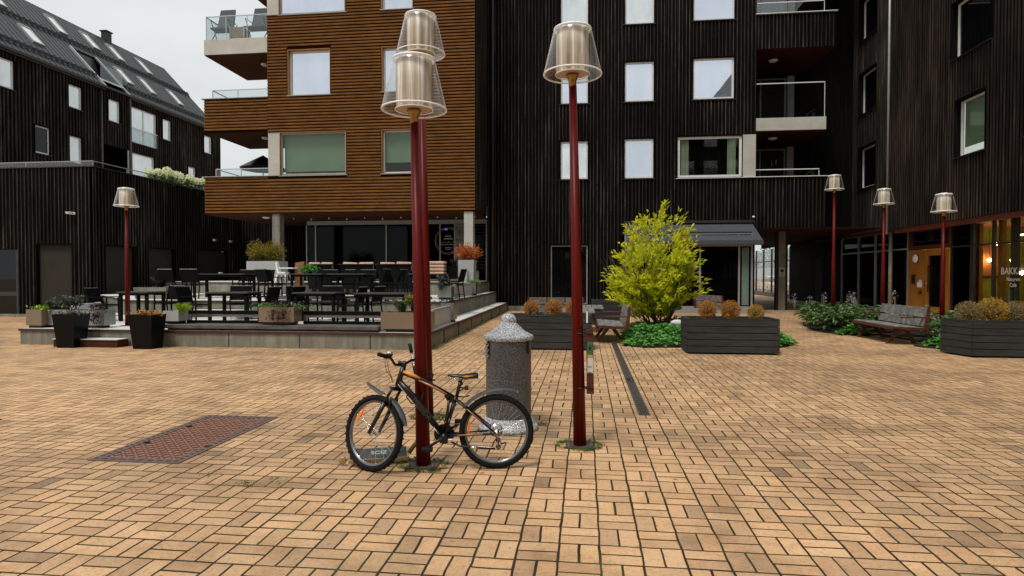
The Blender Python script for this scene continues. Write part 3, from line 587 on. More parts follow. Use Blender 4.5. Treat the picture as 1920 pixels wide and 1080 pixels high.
b = MB(); [b.tube([(x, 27.38, 3.3), (x+.05, 26.08, 2.98)], .02, 6) for x in (x0+.15, x1-.1)]; b.build('folding_arm', 'grey_frame', aw)
# passage column
col = thing('column', 'grey square column with a small notice at the mouth of the passage', 'column', (8.9, 29.3, 0))
b = MB(); b.box(8.76, 9.05, 29.2, 29.5, 0, 3.58); b.build('shaft', 'concrete', col); b = MB(); b.box(8.65, 8.755, 29.22, 29.48, 0, 3.58); b.box(9.055, 9.16, 29.22, 29.48, 0, 3.58); b.pieces('steel_flange', 'dark_metal', col)
b = MB(); b.box(8.78, 9.03, 29.185, 29.197, 1.55, 1.95); nt = b.build('notice', 'grey_panel', col); b = MB(); b.lathe([(0,0),(.08,0),(.08,-.004),(0,-.004)], (8.905, 29.182, 1.8), 20, axis='y'); b.box(8.87, 8.94, 29.179, 29.183, 1.6, 1.68); b.build('symbol', 'dark_sign', nt)
# --- right-hand block: upper wall X = 12.6
XW = 12.6
right = thing('apartment_block', 'dark brown boarded apartment block on the right, with a lit cafe and oak door', 'building', (XW, 20, 0))
W = WallF((XW, 0), (0, 1), (-1, 0))
wr = [(28.55,30.3,z,z+1.9) for z in (5.55, 8.95, 12.3)] + [(20.95,23.05,z,z+1.95) for z in (9.0, 12.35)] + [(21.15,22.8,5.6,7.55)] + [(17.3,19.35,z,z+2.0) for z in (5.6, 9.0)]
clad_wall(W, right, 27.35, 46, 3.5, 17.5, [w for w in wr if w[0] > 27], 'vert', ('charred_batten','charred_board'), seed=31, name='far_wall')
clad_wall(W, right, 2, 27.349, 3.5, 17.5, [w for w in wr if w[0] < 27], 'vert', ('brown_batten','charred_board'), seed=32)
for (a, bb, c, d) in wr:
    fa = window(W, right, a, bb, c, d, set_d=-.16, pn='pane_dark' if a > 27 or c > 8 else 'shop_glass', back=-.2)
    if a < 27 and c < 8: q = MB(); W.box(q, a+.1, bb-.1, -.27, -.26, c+.35, d-.08); q.build('blind', 'drawn_blind', fa)
b = MB(); b.tube([(XW-.08, 27.35, 3.3), (XW-.08, 27.35, 17.4)], .05, 10); b.build('downpipe', 'grey_frame', right)
b = MB(); b.box(XW+.01, 14.6, 2, 36, 3.47, 3.499); b.box(XW-.001, XW+.04, 2, 26.9, 3.30, 3.468); b.pieces('soffit', 'red_wood', right)
b = MB(); b.box(XW+.2, 24, 2, 2.2, 0, 17.4); b.box(XW+.23, 24, 2.2, 45.8, 17.2, 17.4); b.box(20.0, 20.2, 2.2, 24.2, 0, 17.2); b.pieces('inner_wall', 'charred_board', right)
# ground-floor glazing at X = 13.3
XG = 13.3; WG = WallF((XG, 0), (0, 1), (-1, 0))
fr = MB(); ys = [33.8, 31.85, 30.1, 27.2]
for y in ys: WG.box(fr, y-.035, y+.035, -.06, .04, .12, 3.46)
WG.box(fr, 27.2, 33.8, -.05, .03, 2.66, 2.72); WG.box(fr, 27.2, 33.8, -.05, .03, .05, .119)
gf = fr.build('glazing_frame', 'grey_frame', right); p = MB(); WG.box(p, 27.24, 33.77, -.05, -.04, .13, 3.45); p.build('pane', 'pane_shop', gf)
b = MB(); b.tube([(XG-.25, 28.15, 0), (XG-.25, 28.15, 3.46)], .08, 12); b.build('slim_column', 'olive_post', right)
b = MB(); WG.box(b, 33.85, 42, -.3, 0, 0, 3.58); b.build('far_ground_wall', 'charred_board', right)
b = MB(); WG.box(b, 36.3, 37.4, 0.001, .03, .05, 2.6); b.build('metal_door', 'grey_shutter', right)
# oak door set
dy0, dy1 = 24.25, 27.15
ds = MB(); WG.box(ds, dy0, dy1, -.08, .03, 3.33, 3.46); WG.box(ds, dy0, dy1, -.08, .03, 2.62, 2.78); WG.box(ds, dy0, dy0+.14, -.08, .03, 2.781, 3.329); WG.box(ds, dy1-.22, dy1, -.08, .03, 2.781, 3.329)
df = ds.build('door_surround', 'red_wood', right); p = MB(); WG.box(p, dy0+.14, dy1-.22, -.06, -.05, 2.78, 3.33); p.build('pane', 'pane_dark', df)
text_obj('house_number', '12A', .36, 'dark_frame', right, Matrix.Translation(Vector((XG+.04-XW, 25.7-20, 3.05))) @ Matrix.Rotation(R(-90), 4, 'Z') @ Matrix.Rotation(R(90), 4, 'X'), .002)
sp = MB(); WG.box(sp, 25.98, dy1, -.07, .015, .08, 2.619); sp.build('side_panel', 'door_oak', right)
dd = MB(); WG.box(dd, dy0+.08, 24.52, -.06, .02, .1, 2.58); WG.box(dd, 25.68, 25.93, -.06, .02, .1, 2.58); WG.box(dd, 24.521, 25.679, -.06, .018, .1, .38); WG.box(dd, 24.521, 25.679, -.06, .018, 2.36, 2.58); door = dd.build('door', 'door_oak', right)
p = MB(); WG.box(p, 24.5, 25.7, -.04, -.03, .37, 2.37); p.build('pane', 'pane_dark', door)
b = MB(); WG.box(b, 25.83, 25.87, .021, .06, 1.18, 1.36); b.tube([WG.p(25.85, .09, 1.28), WG.p(25.62, .09, 1.28)], .014, 8); b.build('handle', 'chrome', door)
b = MB(); WG.box(b, 25.63, 25.66, .021, .05, .95, 2.0); b.build('pull_bar', 'chrome', door)
b = MB(); c0 = WG.p(26.55, .016, 2.27); b.lathe([(0,-.09),(.13,-.085),(.17,-.05),(.18,0)], c0, 28, axis='x'); b.build('wall_light', 'white_plastic', right)
b = MB(); b.lathe([(.165,-.03),(.20,-.03),(.20,0),(.165,0)], c0, 28, axis='x'); b.build('wall_light_rim', 'dark_metal', right)
b = MB(); WG.box(b, 26.6, 26.85, .016, .05, 1.25, 1.62); b.build('intercom', 'dark_metal', right)
b = MB(); WG.box(b, 26.1, 26.3, .016, .10, 1.12, 1.33); WG.box(b, 26.13, 26.27, .016, .05, 1.34, 1.42); b.build('card_reader', 'camera_white', right); b = MB(); WG.box(b, 26.12, 26.28, .016, .06, .86, .96); b.build('push_button', 'dark_sign', right)
b = MB(); WG.box(b, dy0-.1, dy1+.1, -.3, .5, 0, .045); b.build('door_step', 'concrete', right)
fr = MB()
for y in (24.15, 23.0, 22.9, 21.85, 20.95, 20.75, 17.2, 13.8, 10.2, 6.6, 3.2): WG.box(fr, y-.035, y+.035, -.06, .04, .12, 3.46)
WG.box(fr, 3.2, 24.15, -.05, .03, 2.6, 2.66); WG.box(fr, 2.2, 24.15, -.05, .03, .0, .119)
gf = fr.build('cafe_glazing_frame', 'dark_frame', right); p = MB(); WG.box(p, 2.3, 23.0, -.03, -.025, .13, 3.45); p.build('pane', 'shop_glass', gf); p = MB(); WG.box(p, 23.04, 24.12, -.03, -.025, .13, 3.45); p.build('pane', 'pane_shop', gf)
text_obj('shop_lettering', 'BAKKALY', .31, 'letter_white', right, Matrix.Translation(Vector((XG-.07-XW, 20.72-20, 1.72))) @ Matrix.Rotation(R(-90), 4, 'Z') @ Matrix.Rotation(R(90), 4, 'X') @ Matrix.Scale(.98, 4, (1,0,0)), .003)
text_obj('shop_lettering', 'Naturvin', .17, 'letter_white', right, Matrix.Translation(Vector((XG-.07-XW, 20.8-20, 1.47))) @ Matrix.Rotation(R(-90), 4, 'Z') @ Matrix.Rotation(R(90), 4, 'X'), .002)
text_obj('shop_lettering', 'Cafe', .17, 'letter_white', right, Matrix.Translation(Vector((XG-.07-XW, 20.8-20, 1.29))) @ Matrix.Rotation(R(-90), 4, 'Z') @ Matrix.Rotation(R(90), 4, 'X'), .002)
# cafe room
b = MB(); b.box(XG+.12, 19.9, 26.0, 26.15, 0, 3.4); b.build('cafe_green_wall', 'green_wall', right)
b = MB(); b.box(17.2, 17.35, 2.3, 25.99, 0, 3.4); b.box(XG+.1, 17.2, 2.3, 25.99, 3.401, 3.46); b.build('cafe_back_wall', 'cafe_wall', right)
b = MB(); b.box(13.75, 13.87, 23.35, 23.6, 0, 3.4); b.box(13.5, 13.62, 21.75, 21.95, 0, 3.4); b.pieces('cafe_pillar', 'cafe_orange', right)
b = MB(); b.box(XG+.07, 17.2, 2.3, 25.99, .004, .05); b.build('cafe_floor', 'weathered_wood', right)
lampsp = [(15.5, 25.72, 2.18), (15.5, 24.43, 2.15), (15.0, 23.15, 1.68), (15.6, 19.0, 2.2), (14.6, 23.9, 2.72)]  # last two bulbs are additions that brighten the cafe room
for i, p_ in enumerate(lampsp):
    lp = thing('pendant_lamp', ['glowing warm bulb in the cafe beside the green wall', 'glowing warm bulb just above the white shop lettering', 'glowing warm bulb at the right edge of the cafe window', 'added warm bulb deep in the cafe room, brightening it', 'added warm bulb high in the cafe corner, brightening the room'][i], 'lamp', p_, 0, 'bulbs lit inside the cafe')
    b = MB(); b.ball((0,0,0), .062, 14, 10); b.build('bulb', 'warm_bulb', lp, world=False)
    b = MB(); b.tube([(0,0,.06), (0,0,3.4-p_[2])], .006, 6); b.build('cord', 'dark_metal', lp, world=False)
tl = thing('ceiling_lamp', 'white tube light below the cafe ceiling', 'lamp', (14.5, 21.6, 2.95)); b = MB(); b.bar((14.5, 20.2, 2.95), (14.5, 22.9, 2.95), .06, .05); b.build('tube', 'tube_light', tl); b = MB(); b.bar((14.5, 20.2, 3.0), (14.5, 22.9, 3.0), .09, .04); b.build('housing', 'dark_metal', tl)
# green-wall spot
ct = thing('cafe_table', 'small table with a carafe seen through the cafe window', 'table', (14.3, 20.2, .05)); b = MB(); b.rbox(13.9, 14.7, 19.7, 20.7, .78, .82); b.build('tabletop', 'weathered_wood', ct); b = MB(); b.tube([(14.3, 20.2, .05), (14.3, 20.2, .78)], .03, 8); b.lathe([(0,.05),(.25,.05),(.25,.08),(0,.09)], (14.3, 20.2, 0), 16); b.build('leg', 'dark_metal', ct)
pc = thing('picture_frame', 'framed picture hung on the green cafe wall', 'picture', (15.4, 25.95, 1.7)); b = MB(); b.box(15.2, 16.2, 25.93, 25.99, 1.5, 2.8); b.build('frame', 'dark_frame', pc); b = MB(); b.box(15.26, 16.14, 25.92, 25.929, 1.56, 2.74); b.build('print', 'cafe_wall', pc)
mc = thing('menu_card', 'upright menu card standing in the cafe window', 'card', (13.75, 21.6, .5)); b = MB(); b.box(13.7, 13.73, 21.35, 21.75, .05, 1.1); b.build('card', 'pale_concrete', mc)
# passage far glazing and the street beyond
fr = MB(); WP = WallF((14.0, 0), (0, 1), (-1, 0))
for k in range(8): WP.box(fr, 42.0+k*2.1, 42.1+k*2.1, -.06, .06, .3, 3.58)
WP.box(fr, 42, 57, -.08, .08, 0, .299); WP.box(fr, 42, 57, -.04, .04, 2.6, 2.68)
pg = thing('glazed_screen', 'glass screen at the far end of the passage with a parked car beyond', 'glass wall', (14, 48, 0)); x = fr.build('frame', 'dark_frame', pg); p = MB(); WP.box(p, 42, 57, -.01, .01, .3, 3.58); p.build('pane', 'clear_glass', x)
b = MB(); b.box(13.6, 13.9, 41.9, 42.05, 0, 3.58); b.build('end_post', 'charred_board', pg)
b = MB(); b.add([(14.2, 41, .004), (60, 41, .004), (60, 110, .004), (14.2, 110, .004)], [(0,1,2,3)]); tag(b.build('road', 'asphalt'), kind='structure')
b = MB(); b.box(20, 20.4, 56, 92, 0, 2.4); bw_ = b.build('garden_wall', 'street_wall'); tag(bw_, 'pale stone wall across the street seen through the passage glass', 'wall')
# --- low black building on the left
low = thing('cinema_hall', 'low black boarded building with closed grey shutters and a roof terrace at the left', 'building', (-18.56, 21.35, 0))
XS, YS = -18.56, 21.35
Wf = WallF((0, YS), (1, 0), (0, -1)); Ws = WallF((XS, 0), (0, 1), (1, 0))
clad_wall(Wf, low, -30, XS-.001, .0, 5.72, [(-21.02,-19.54,.35,2.79), (-23.6,-21.83,.1,2.6)], 'vert', seed=41, pitch=.16)
dS = [(21.9,23.45,.85,2.76), (24.35,25.92,.85,2.76), (27.63,30.1,.85,2.82)]
clad_wall(Ws, low, YS, 30.9, .0, 5.72, dS, 'vert', seed=42, pitch=.16, name='courtyard_wall')
for (W_, l) in ((Wf, [(-21.02,-19.54,.35,2.79)]), (Ws, dS)):
    for (a, bb, c, d) in l: b = MB(); W_.box(b, a+.01, bb-.01, -.20, -.13, c, d-.01); b.build('shutter', 'grey_shutter', low)
b = MB(); Wf.box(b, -23.6, -21.9, -.2, -.1, .12, 2.6); b.build('glass_door', 'pane_dark', low)
b = MB(); Wf.box(b, -21.93, -21.835, -.12, -.02, .1, 2.59); Wf.box(b, -23.5, -21.94, -.095, -.06, .8, .95); b.build('door_frame', 'dark_frame', low)
b = MB(); b.box(-30, XS+.06, YS-.06, YS+.25, 5.722, 5.76); b.box(XS-.25, XS+.06, YS+.251, 31, 5.722, 5.76); b.pieces('coping', 'dark_frame', low)
b = MB(); b.box(-30, XS-.26, YS+.26, 31, 5.3, 5.5); b.build('roof', 'concrete', low)
f = MB(); zt = 5.96
f.bar((-30, YS+.1, zt), (XS-.1, YS+.1, zt), .05, .03); f.bar((XS-.1, YS+.1, zt), (XS-.1, 31, zt), .05, .03)
for x in (-24, -21.5, XS-.1): f.bar((x, YS+.1, 5.76), (x, YS+.1, zt-.02), .03)
for y in (23.2, 25.4, 27.6, 29.8): f.bar((XS-.1, y, 5.76), (XS-.1, y, zt-.02), .03)
r_ = f.build('handrail', 'grey_frame', low); p = MB(); p.box(-30, XS-.14, YS+.095, YS+.105, 5.765, zt-.02); p.box(XS-.105, XS-.095, YS+.12, 31, 5.765, zt-.02); p.build('rail_glass', 'clear_glass', r_)
b = MB(); b.box(-30, XS+.05, YS-.09, YS-.03, -.0, .10); b.build('plinth', 'concrete', low)
def cctv(loc, rz, label):
    c = thing('security_camera', label, 'camera', loc, rz, 'white security cameras on the black walls')
    b = MB(); b.lathe([(0,0),(.05,0),(.05,-.03),(0,-.03)], (0,0,0), 12, axis='y'); b.tube([(0,-.02,0), (0,-.10,.0)], .018, 8); b.build('bracket', 'camera_white', c, world=False)
    b = MB(); b.tube([(.02,-.10,.0), (-.20,-.16,.02)], [.05,.042], 12); b.box(-.22, .04, -.20, -.07, .045, .055); b.build('housing', 'camera_white', c, world=False)
cctv((-19.35, YS-.04, 3.95), 0, 'white security camera high on the black wall left of the lamp')
cctv((XS+.05, 28.8, 3.35), R(90), 'left one of the two white security cameras near the amber overhang')
cctv((XS+.05, 30.2, 3.35), R(90), 'right one of the two white security cameras near the amber overhang')
# --- tall gabled block behind
XT, Y0, YE, ZE, XRg, ZR = -33.0, 24.0, 52.57, 14.70, -38.59, 20.66
tall = thing('gabled_block', 'long black timber block with a steep grey metal roof and skylights', 'building', (XT, 40, 0))
W = WallF((XT, 0), (0, 1), (1, 0))
wt_ = [(30.9,32.25,12.33,14.03), (35.98,37.09,12.43,13.95), (36.0,37.03,8.9,10.65), (33.5,34.59,9.0,10.72), (39.3,40.41,12.38,13.95), (41.47,44.18,11.35,14.0), (41.5,43.9,8.6,10.65), (44.83,45.86,12.3,13.95), (50.1,51.25,12.3,13.85), (47.9,48.95,9.0,10.75), (27,28.1,12.4,13.95)]
clad_wall(W, tall, Y0, YE, 0, 14.55, wt_+[(38.75,41.05,8.5,10.65)], 'vert', seed=51, pitch=.24, bw=.09, proud=.05)
for i, (a, bb, c, d) in enumerate(wt_): window(W, tall, a, bb, c, d, set_d=-.05, pn='pane_pale' if i != 3 else 'pane_dark', mull=((a+bb)/2,) if i in (5,) else (), fw=.08)
b = MB(); W.box(b, 41.5, 44.15, .04, .055, 11.4, 12.4); b.build('balcony_glass', 'rail_glass', tall); b = MB(); W.box(b, 41.45, 44.2, .02, .07, 12.41, 12.45); b.build('handrail', 'white_frame', tall)
b = MB(); W.box(b, 38.76, 41.04, -1.5, -1.3, 8.5, 10.6); W.box(b, 38.76, 38.95, -1.3, -.2, 8.5, 10.6); b.build('loggia', 'charred_board', tall)
b = MB(); W.box(b, 41.05, 41.45, .03, .06, 8.5, 10.65); b.build('loggia_panel', 'pale_concrete', tall)
b = MB(); W.box(b, 41.2, 41.35, .03, .16, 0, 14.5) ; b.tube([(XT+.12, 38.6, 0), (XT+.12, 38.6, 14.5)], .07, 8); b.build('downpipe', 'dark_frame', tall)
RW = XRg*2-XT
b = MB(); b.add([(XT,YE,0),(RW,YE,0),(RW,YE,ZE),(XRg,YE,ZR-.12),(XT,YE,ZE-.1)], [(0,1,2,3,4)]); b.add([(XT,Y0,0),(RW,Y0,0),(RW,Y0,ZE),(XRg,Y0,ZR-.12),(XT,Y0,ZE-.1)], [(4,3,2,1,0)]); b.box(RW, RW+.2, Y0, YE, 0, ZE-.2); b.build('gable_wall', 'charred_board', tall)
def RP(y, t, h=0.):   # point on the near roof slope
    nx, nz = (ZR-ZE), -(XRg-XT); l = math.hypot(nx, nz); return Vector((XT+(XRg-XT)*t+nx/l*h, y, ZE+(ZR-ZE)*t+nz/l*h))
b = MB()
for (ya, yb, ta, tb) in ((Y0-.2, 39.0, -.04, 1.0), (39.0, 41.3, .47, 1.0), (41.3, YE+.15, -.04, 1.0)):
    b.hexa([RP(ya,ta,-.12), RP(yb,ta,-.12), RP(yb,tb,-.12), RP(ya,tb,-.12)], [RP(ya,ta), RP(yb,ta), RP(yb,tb), RP(ya,tb)])
y = Y0
while y < YE:
    t0 = .475 if 38.95 < y < 41.35 else -.03
    b.bar(RP(y,t0,.012), RP(y,.99,.012), .03, .03, up=(0,1,0)); y += .42
far = lambda y, t, h=0.: Vector((2*XRg-RP(y,t,h).x, y, RP(y,t,h).z))
b.hexa([far(Y0-.2,-.04,-.12), far(YE+.15,-.04,-.12), far(YE+.15,1,-.12), far(Y0-.2,1,-.12)], [far(Y0-.2,-.04), far(YE+.15,-.04), far(YE+.15,1), far(Y0-.2,1)])
b.build('roof', 'metal_roof', tall)
b = MB(); b.bar((XT+.25, Y0-.3, ZE-.16), (XT+.25, YE+.15, ZE-.16), .22, .16); b.build('gutter', 'dark_metal', tall)
for (tg) in (.09, .545):
    b = MB(); y = Y0
    while y < YE:
        if not (tg < .2 and 39.0 < y < 41.3): b.bar(RP(y,tg-.02,.02), RP(y,tg+.045,.17), .05, .05, up=(0,1,0)); b.bar(RP(y,tg+.045,.17), RP(y,tg+.07,.02), .04, .04, up=(0,1,0))
        y += .42
    for (ya, yb) in ((Y0, 39.0), (41.35, YE)) if tg < .2 else ((Y0, YE),):
        for h in (.06, .12, .18): b.bar(RP(ya,tg+.02,h), RP(yb,tg+.02,h), .035)
    b.build('snow_guard', 'snow_guard', tall)
for (ya, yb, ta, tb) in [(39.3,40.05,.67,.87),(42.3,43.05,.67,.87),(44.85,45.55,.67,.865),(48.0,48.7,.665,.866),(34.9,35.75,.26,.44),(42.7,43.4,.235,.43),(45.2,45.85,.23,.435),(48.6,49.3,.24,.44),(34.6,35.4,.66,.757),(31.6,32.4,.26,.44)]:
    f = MB(); w = .07
    for a in ((ya,ya+w),(yb-w,yb)): f.hexa([RP(a[0],ta),RP(a[1],ta),RP(a[1],tb),RP(a[0],tb)], [RP(a[0],ta,.12),RP(a[1],ta,.12),RP(a[1],tb,.12),RP(a[0],tb,.12)])
    for tt in ((ta-.012,ta),(tb,tb+.012)): f.hexa([RP(ya,tt[0]),RP(yb,tt[0]),RP(yb,tt[1]),RP(ya,tt[1])], [RP(ya,tt[0],.125),RP(yb,tt[0],.125),RP(yb,tt[1],.125),RP(ya,tt[1],.125)])
    sk = f.build('skylight', 'grey_frame', tall); p = MB(); p.hexa([RP(ya+w,ta,.05),RP(yb-w,ta,.05),RP(yb-w,tb,.05),RP(ya+w,tb,.05)], [RP(ya+w,ta,.08),RP(yb-w,ta,.08),RP(yb-w,tb,.08),RP(ya+w,tb,.08)]); p.build('pane', 'skylight_pane', sk)
# roof recess with glass balustrade
d = MB(); d.hexa([RP(39.02,.1,-1.6), RP(41.28,.1,-1.6), RP(41.28,.46,-2.2), RP(39.02,.46,-2.2)], [RP(39.02,.1,-1.5), RP(41.28,.1,-1.5), RP(41.28,.46,-.13), RP(39.02,.46,-.13)])
d.build('roof_terrace_recess', 'dark_frame', tall)
d = MB(); d.hexa([RP(38.98,-.02,0),RP(39.1,-.02,0),RP(39.1,.47,0),RP(38.98,.47,0)],[RP(38.98,-.02,.1),RP(39.1,-.02,.1),RP(39.1,.47,.1),RP(38.98,.47,.1)]); d.hexa([RP(41.2,-.02,0),RP(41.32,-.02,0),RP(41.32,.47,0),RP(41.2,.47,0)],[RP(41.2,-.02,.1),RP(41.32,-.02,.1),RP(41.32,.47,.1),RP(41.2,.47,.1)]); d.bar(RP(39.1,.08,.05), RP(41.2,.08,.05), .1, .1); d.build('recess_flashing', 'zinc', tall)
d = MB(); q0, q1 = RP(39.12,.08,.1), RP(41.18,.08,.1); d.hexa([q0, q1, q1+Vector((-.02,0,0)), q0+Vector((-.02,0,0))], [q0+Vector((0,0,1.0)), q1+Vector((0,0,1.0)), q1+Vector((-.02,0,1.0)), q0+Vector((-.02,0,1.0))]); d.build('balustrade_glass', 'rail_glass', tall)
b = MB(); b.box(XRg-.22, XRg+.26, 45.6, 46.15, ZR-.5, ZR+.6); b.box(XRg-.3, XRg+.34, 45.52, 46.23, ZR+.601, ZR+.68); b.build('chimney', 'dark_metal', tall)
# parasol and furniture glimpsed on the balconies
ps = thing('parasol', 'dark folded-out parasol glimpsed under the lower amber balcony', 'parasol', (-15.5, 27.3, 5.62))
b = MB(); b.lathe([(.02,1.55),(1.05,.93),(1.03,.88),(.02,1.42)], (-14.9, 27.1, 5.62), 8, smooth=False); b.build('canopy', 'black_paint', ps); b = MB(); b.tube([(-14.9,27.1,5.62),(-14.9,27.1,7.1)], .025, 8); b.build('pole', 'dark_metal', ps)
def recliner(x, y, lab):
    c = thing('balcony_chair', lab, 'chair', (x, y, 11.68)); c.scale = (1.3,1.,1.6); b = MB(); b.hexa([(-.3,.0,.38),(.3,.0,.38),(.3,.06,.36),(-.3,.06,.36)], [(-.27,.28,1.05),(.27,.28,1.05),(.27,.31,1.02),(-.27,.31,1.02)]); b.box(-.3,.3,-.45,.03,.36,.40); b.build('sling', 'textile_grey', c, world=False)
    b = MB(); 
    for s in (-.31,.31): b.tube([(s,-.42,0),(s,.3,.62)], .015, 6); b.tube([(s,.25,0),(s,-.4,.62),(s,.2,.62)], .015, 6)
    b.build('frame', 'dark_metal', c, world=False)
recliner(-15.75, YO+.75, 'grey folding chair at the outer corner of the concrete balcony'); recliner(-14.15, YO+.75, 'grey folding chair by the wall on the concrete balcony')
wb = thing('wicker_box', 'tall wicker box on the concrete balcony with a dark round plant on top', 'box', (-15.0, YO+.8, 11.68)); b = MB(); b.rbox(-15.32, -14.72, YO+.5, YO+1.0, 11.69, 12.38, .02); b.build('box', 'wicker', wb); b = MB(); [b.box(x-.03, x+.03, YO+.47, YO+.53, 11.69, 12.4) for x in (-15.34, -14.7)]; b.pieces('corner_post', 'grey_panel', wb)
# street behind passage: parked car, hedge, house
def leafcloud(mb, c, rad, n, l, w, r, shell=.35, flat=1.):
    for _ in range(n):
        a = r.uniform(0, 2*math.pi); z = r.uniform(-1, 1); q = math.sqrt(1-z*z); k = (1-shell*r.random()**.7)
        d = Vector((q*math.cos(a), q*math.sin(a), z)); p = Vector((c[0]+d.x*rad[0]*k, c[1]+d.y*rad[1]*k, c[2]+d.z*rad[2]*k))
        dr = (d+Vector((r.uniform(-1,1), r.uniform(-1,1), r.uniform(-.8,1)))*.8).normalized()
        mb.leaf(p, dr, d, l*r.uniform(.7,1.3), w*r.uniform(.7,1.3))
r = random.Random(5)
hg = thing('hedge', 'green hedge along the street seen through the passage glass', 'hedge', (23, 74, 0)); b = MB()
for k in range(16): leafcloud(b, (22.5+r.uniform(-.6,.6), 57+k*2.3, 2.9+r.uniform(-.3,.7)), (1.6,1.7,1.5), 260, .34, .2, r)
b.build('foliage', 'hosta_leaf', hg); b = MB(); b.box(21.6, 23.2, 56.5, 92, 0, 2.6); b.build('stems', 'bark', hg)
car = thing('parked_car', 'silver parked car seen through the glass at the end of the passage', 'car', (16.9, 58.0, 0), R(90))
def carpart(prof, w, mat, name, z=0):
    b = MB(); n = len(prof); P = [(x, -w, zz) for x, zz in prof]+[(x, w, zz) for x, zz in prof]
    b.add(P, [tuple(range(n)), tuple(range(2*n-1, n-1, -1))]+[(i, n+i, n+(i+1)%n, (i+1)%n) for i in range(n)]); return b.build(name, mat, car, world=False, bevel=.04)
carpart([(-2.15,.3),(-2.2,.8),(-1.9,.98),(-.9,1.02),(1.0,1.0),(1.95,.82),(2.15,.55),(2.1,.28)], .88, 'car_paint', 'body')
carpart([(-1.9,.97),(-1.35,1.42),(-.2,1.50),(.45,1.40),(1.15,.99)], .74, 'pane_dark', 'window')
carpart([(-1.4,1.425),(-1.35,1.45),(-.2,1.535),(.45,1.43),(.40,1.41),(-.2,1.505)], .75, 'car_paint', 'roof')
for x in (-1.35, 1.35):
    for s in (-.8, .8):
        b = MB(); b.lathe([(.0,-.1),(.30,-.1),(.33,-.06),(.33,.06),(.30,.1),(.0,.1)], (x, s, .33), 20, axis='y'); w_ = b.build('wheel', 'rubber', car, world=False); b = MB(); b.lathe([(0,-.108),(.2,-.105),(.2,.105),(0,.108)], (x, s, .33), 14, axis='y'); b.build('rim', 'chrome', w_, world=False)
for s in (-.62, .62): b = MB(); b.rbox(1.9, 2.1, s-.16, s+.16, .62, .74, .03); b.build('headlight', 'white_plastic', car, world=False)
# building behind the viewer, which the ground-floor glass mirrors
bk = thing('apartment_block', 'dark block across the square, visible only as the reflection in the street-level glass', 'building', (0, -18, 0))
Wk = WallF((0, -18), (1, 0), (0, 1)); wk = [(-14+k*4.2, -12.4+k*4.2, z, z+1.8) for k in range(8) for z in (1.2, 4.6)]
clad_wall(Wk, bk, -22, 22, 0, 12, wk, 'vert', seed=61, pitch=.5, bw=.16)
p = MB(); [Wk.box(p, a+.02, b_-.02, -.15, -.1, c, d) for a, b_, c, d in wk]; p.build('panes', 'pane_pale', bk)
b = MB(); b.box(-22, 22, -26, -18.25, 11.8, 11.95); b.box(-22,-21.8,-26,-18.25,0,11.8); b.box(21.8,22,-26,-18.25,0,11.8); b.box(-22,22,-26.2,-26,0,11.95); b.pieces('roof', 'concrete', bk)
tw = thing('gabled_block', 'steep dark gable across the square, mirrored in the upper windows', 'building', (17, -18.5, 0))
pr = [(9.5,0),(25.5,0),(25.5,15.6),(17.5,25.8),(9.5,15.6)]; b = MB(); n = 5
b.add([(x,-18.3,z) for x,z in pr]+[(x,-30,z) for x,z in pr], [(4,3,2,1,0),(5,6,7,8,9)]+[(i,(i+1)%n,n+(i+1)%n,n+i) for i in range(n)]); b.build('wall', 'charred_board', tw)
for (x, z) in ((11,13),(13.6,13),(16.4,13),(19.4,13),(13.6,16.4),(16.4,16.4),(19.4,16.4),(16.4,19.8)): b = MB(); b.box(x,x+1.5,-18.26,-18.2,z,z+1.8); f = b.build('window', 'white_frame', tw); b = MB(); b.box(x+.1,x+1.4,-18.19,-18.17,z+.1,z+1.7); b.build('pane', 'pane_pale', f)
# ================================================================ TERRACE
Z1, Z2, Z3 = .37, .86, 1.33
ter = thing('terrace', 'three-step raised concrete terrace of the cafe with rusty steel edge trim', 'terrace', (-8, 12.75, 0))
b = MB(); b.box(-11.75+.0, -10.25, 13.05, 13.1, 0, Z1-.1)
P1 = [(-13.0,12.75),(-3.3,12.75),(-3.48,27.42),(-18.5,27.42),(-18.5,21.3),(-13.0,15.0)]
b = MB(); b.prism(P1, -.05, Z1-.06); b.prism([(-13.6,16.9),(-3.86,16.9),(-3.98,27.4),(-18.45,27.4),(-18.45,21.35)], Z1+.001, Z2-.06); b.prism([(-10.9,22.5),(-4.28,22.5),(-4.36,27.38),(-18.4,30.8),(-18.4,24.5),(-13.4,22.5)], Z2+.001, Z3-.06); b.box(-18.4,-4.3,27.39,35,0,Z3-.06); b.build('retaining_wall', 'concrete', ter)
b = MB(); b.prism([(-13.02,12.72),(-3.27,12.72),(-3.45,27.40),(-18.48,27.40),(-18.48,21.3),(-13.02,15.0)], Z1-.058, Z1-.012); b.prism([(-13.6,16.87),(-3.83,16.87),(-3.95,27.38),(-18.43,27.38),(-18.43,21.35)], Z2-.058, Z2-.012); b.prism([(-10.9,22.47),(-4.25,22.47),(-4.33,27.36),(-18.38,30.8),(-18.38,24.5),(-13.4,22.47)], Z3-.058, Z3-.012); b.build('edge_trim', 'trim_rust', ter)
b = MB(); b.prism([(-12.98,12.78),(-3.33,12.78),(-3.5,27.37),(-18.46,27.37),(-18.46,21.3),(-12.98,15.0)], Z1-.011, Z1); b.prism([(-13.58,16.93),(-3.89,16.93),(-4.0,27.36),(-18.41,27.36),(-18.41,21.37)], Z2-.011, Z2); b.prism([(-10.88,22.53),(-4.31,22.53),(-4.38,27.34),(-18.36,30.8),(-18.36,24.5),(-13.4,22.53)], Z3-.011, Z3); b.box(-18.3,-4.4,27.4,34.9,Z3-.055,Z3-.001); b.build('deck', 'deck_concrete', ter)
b = MB()
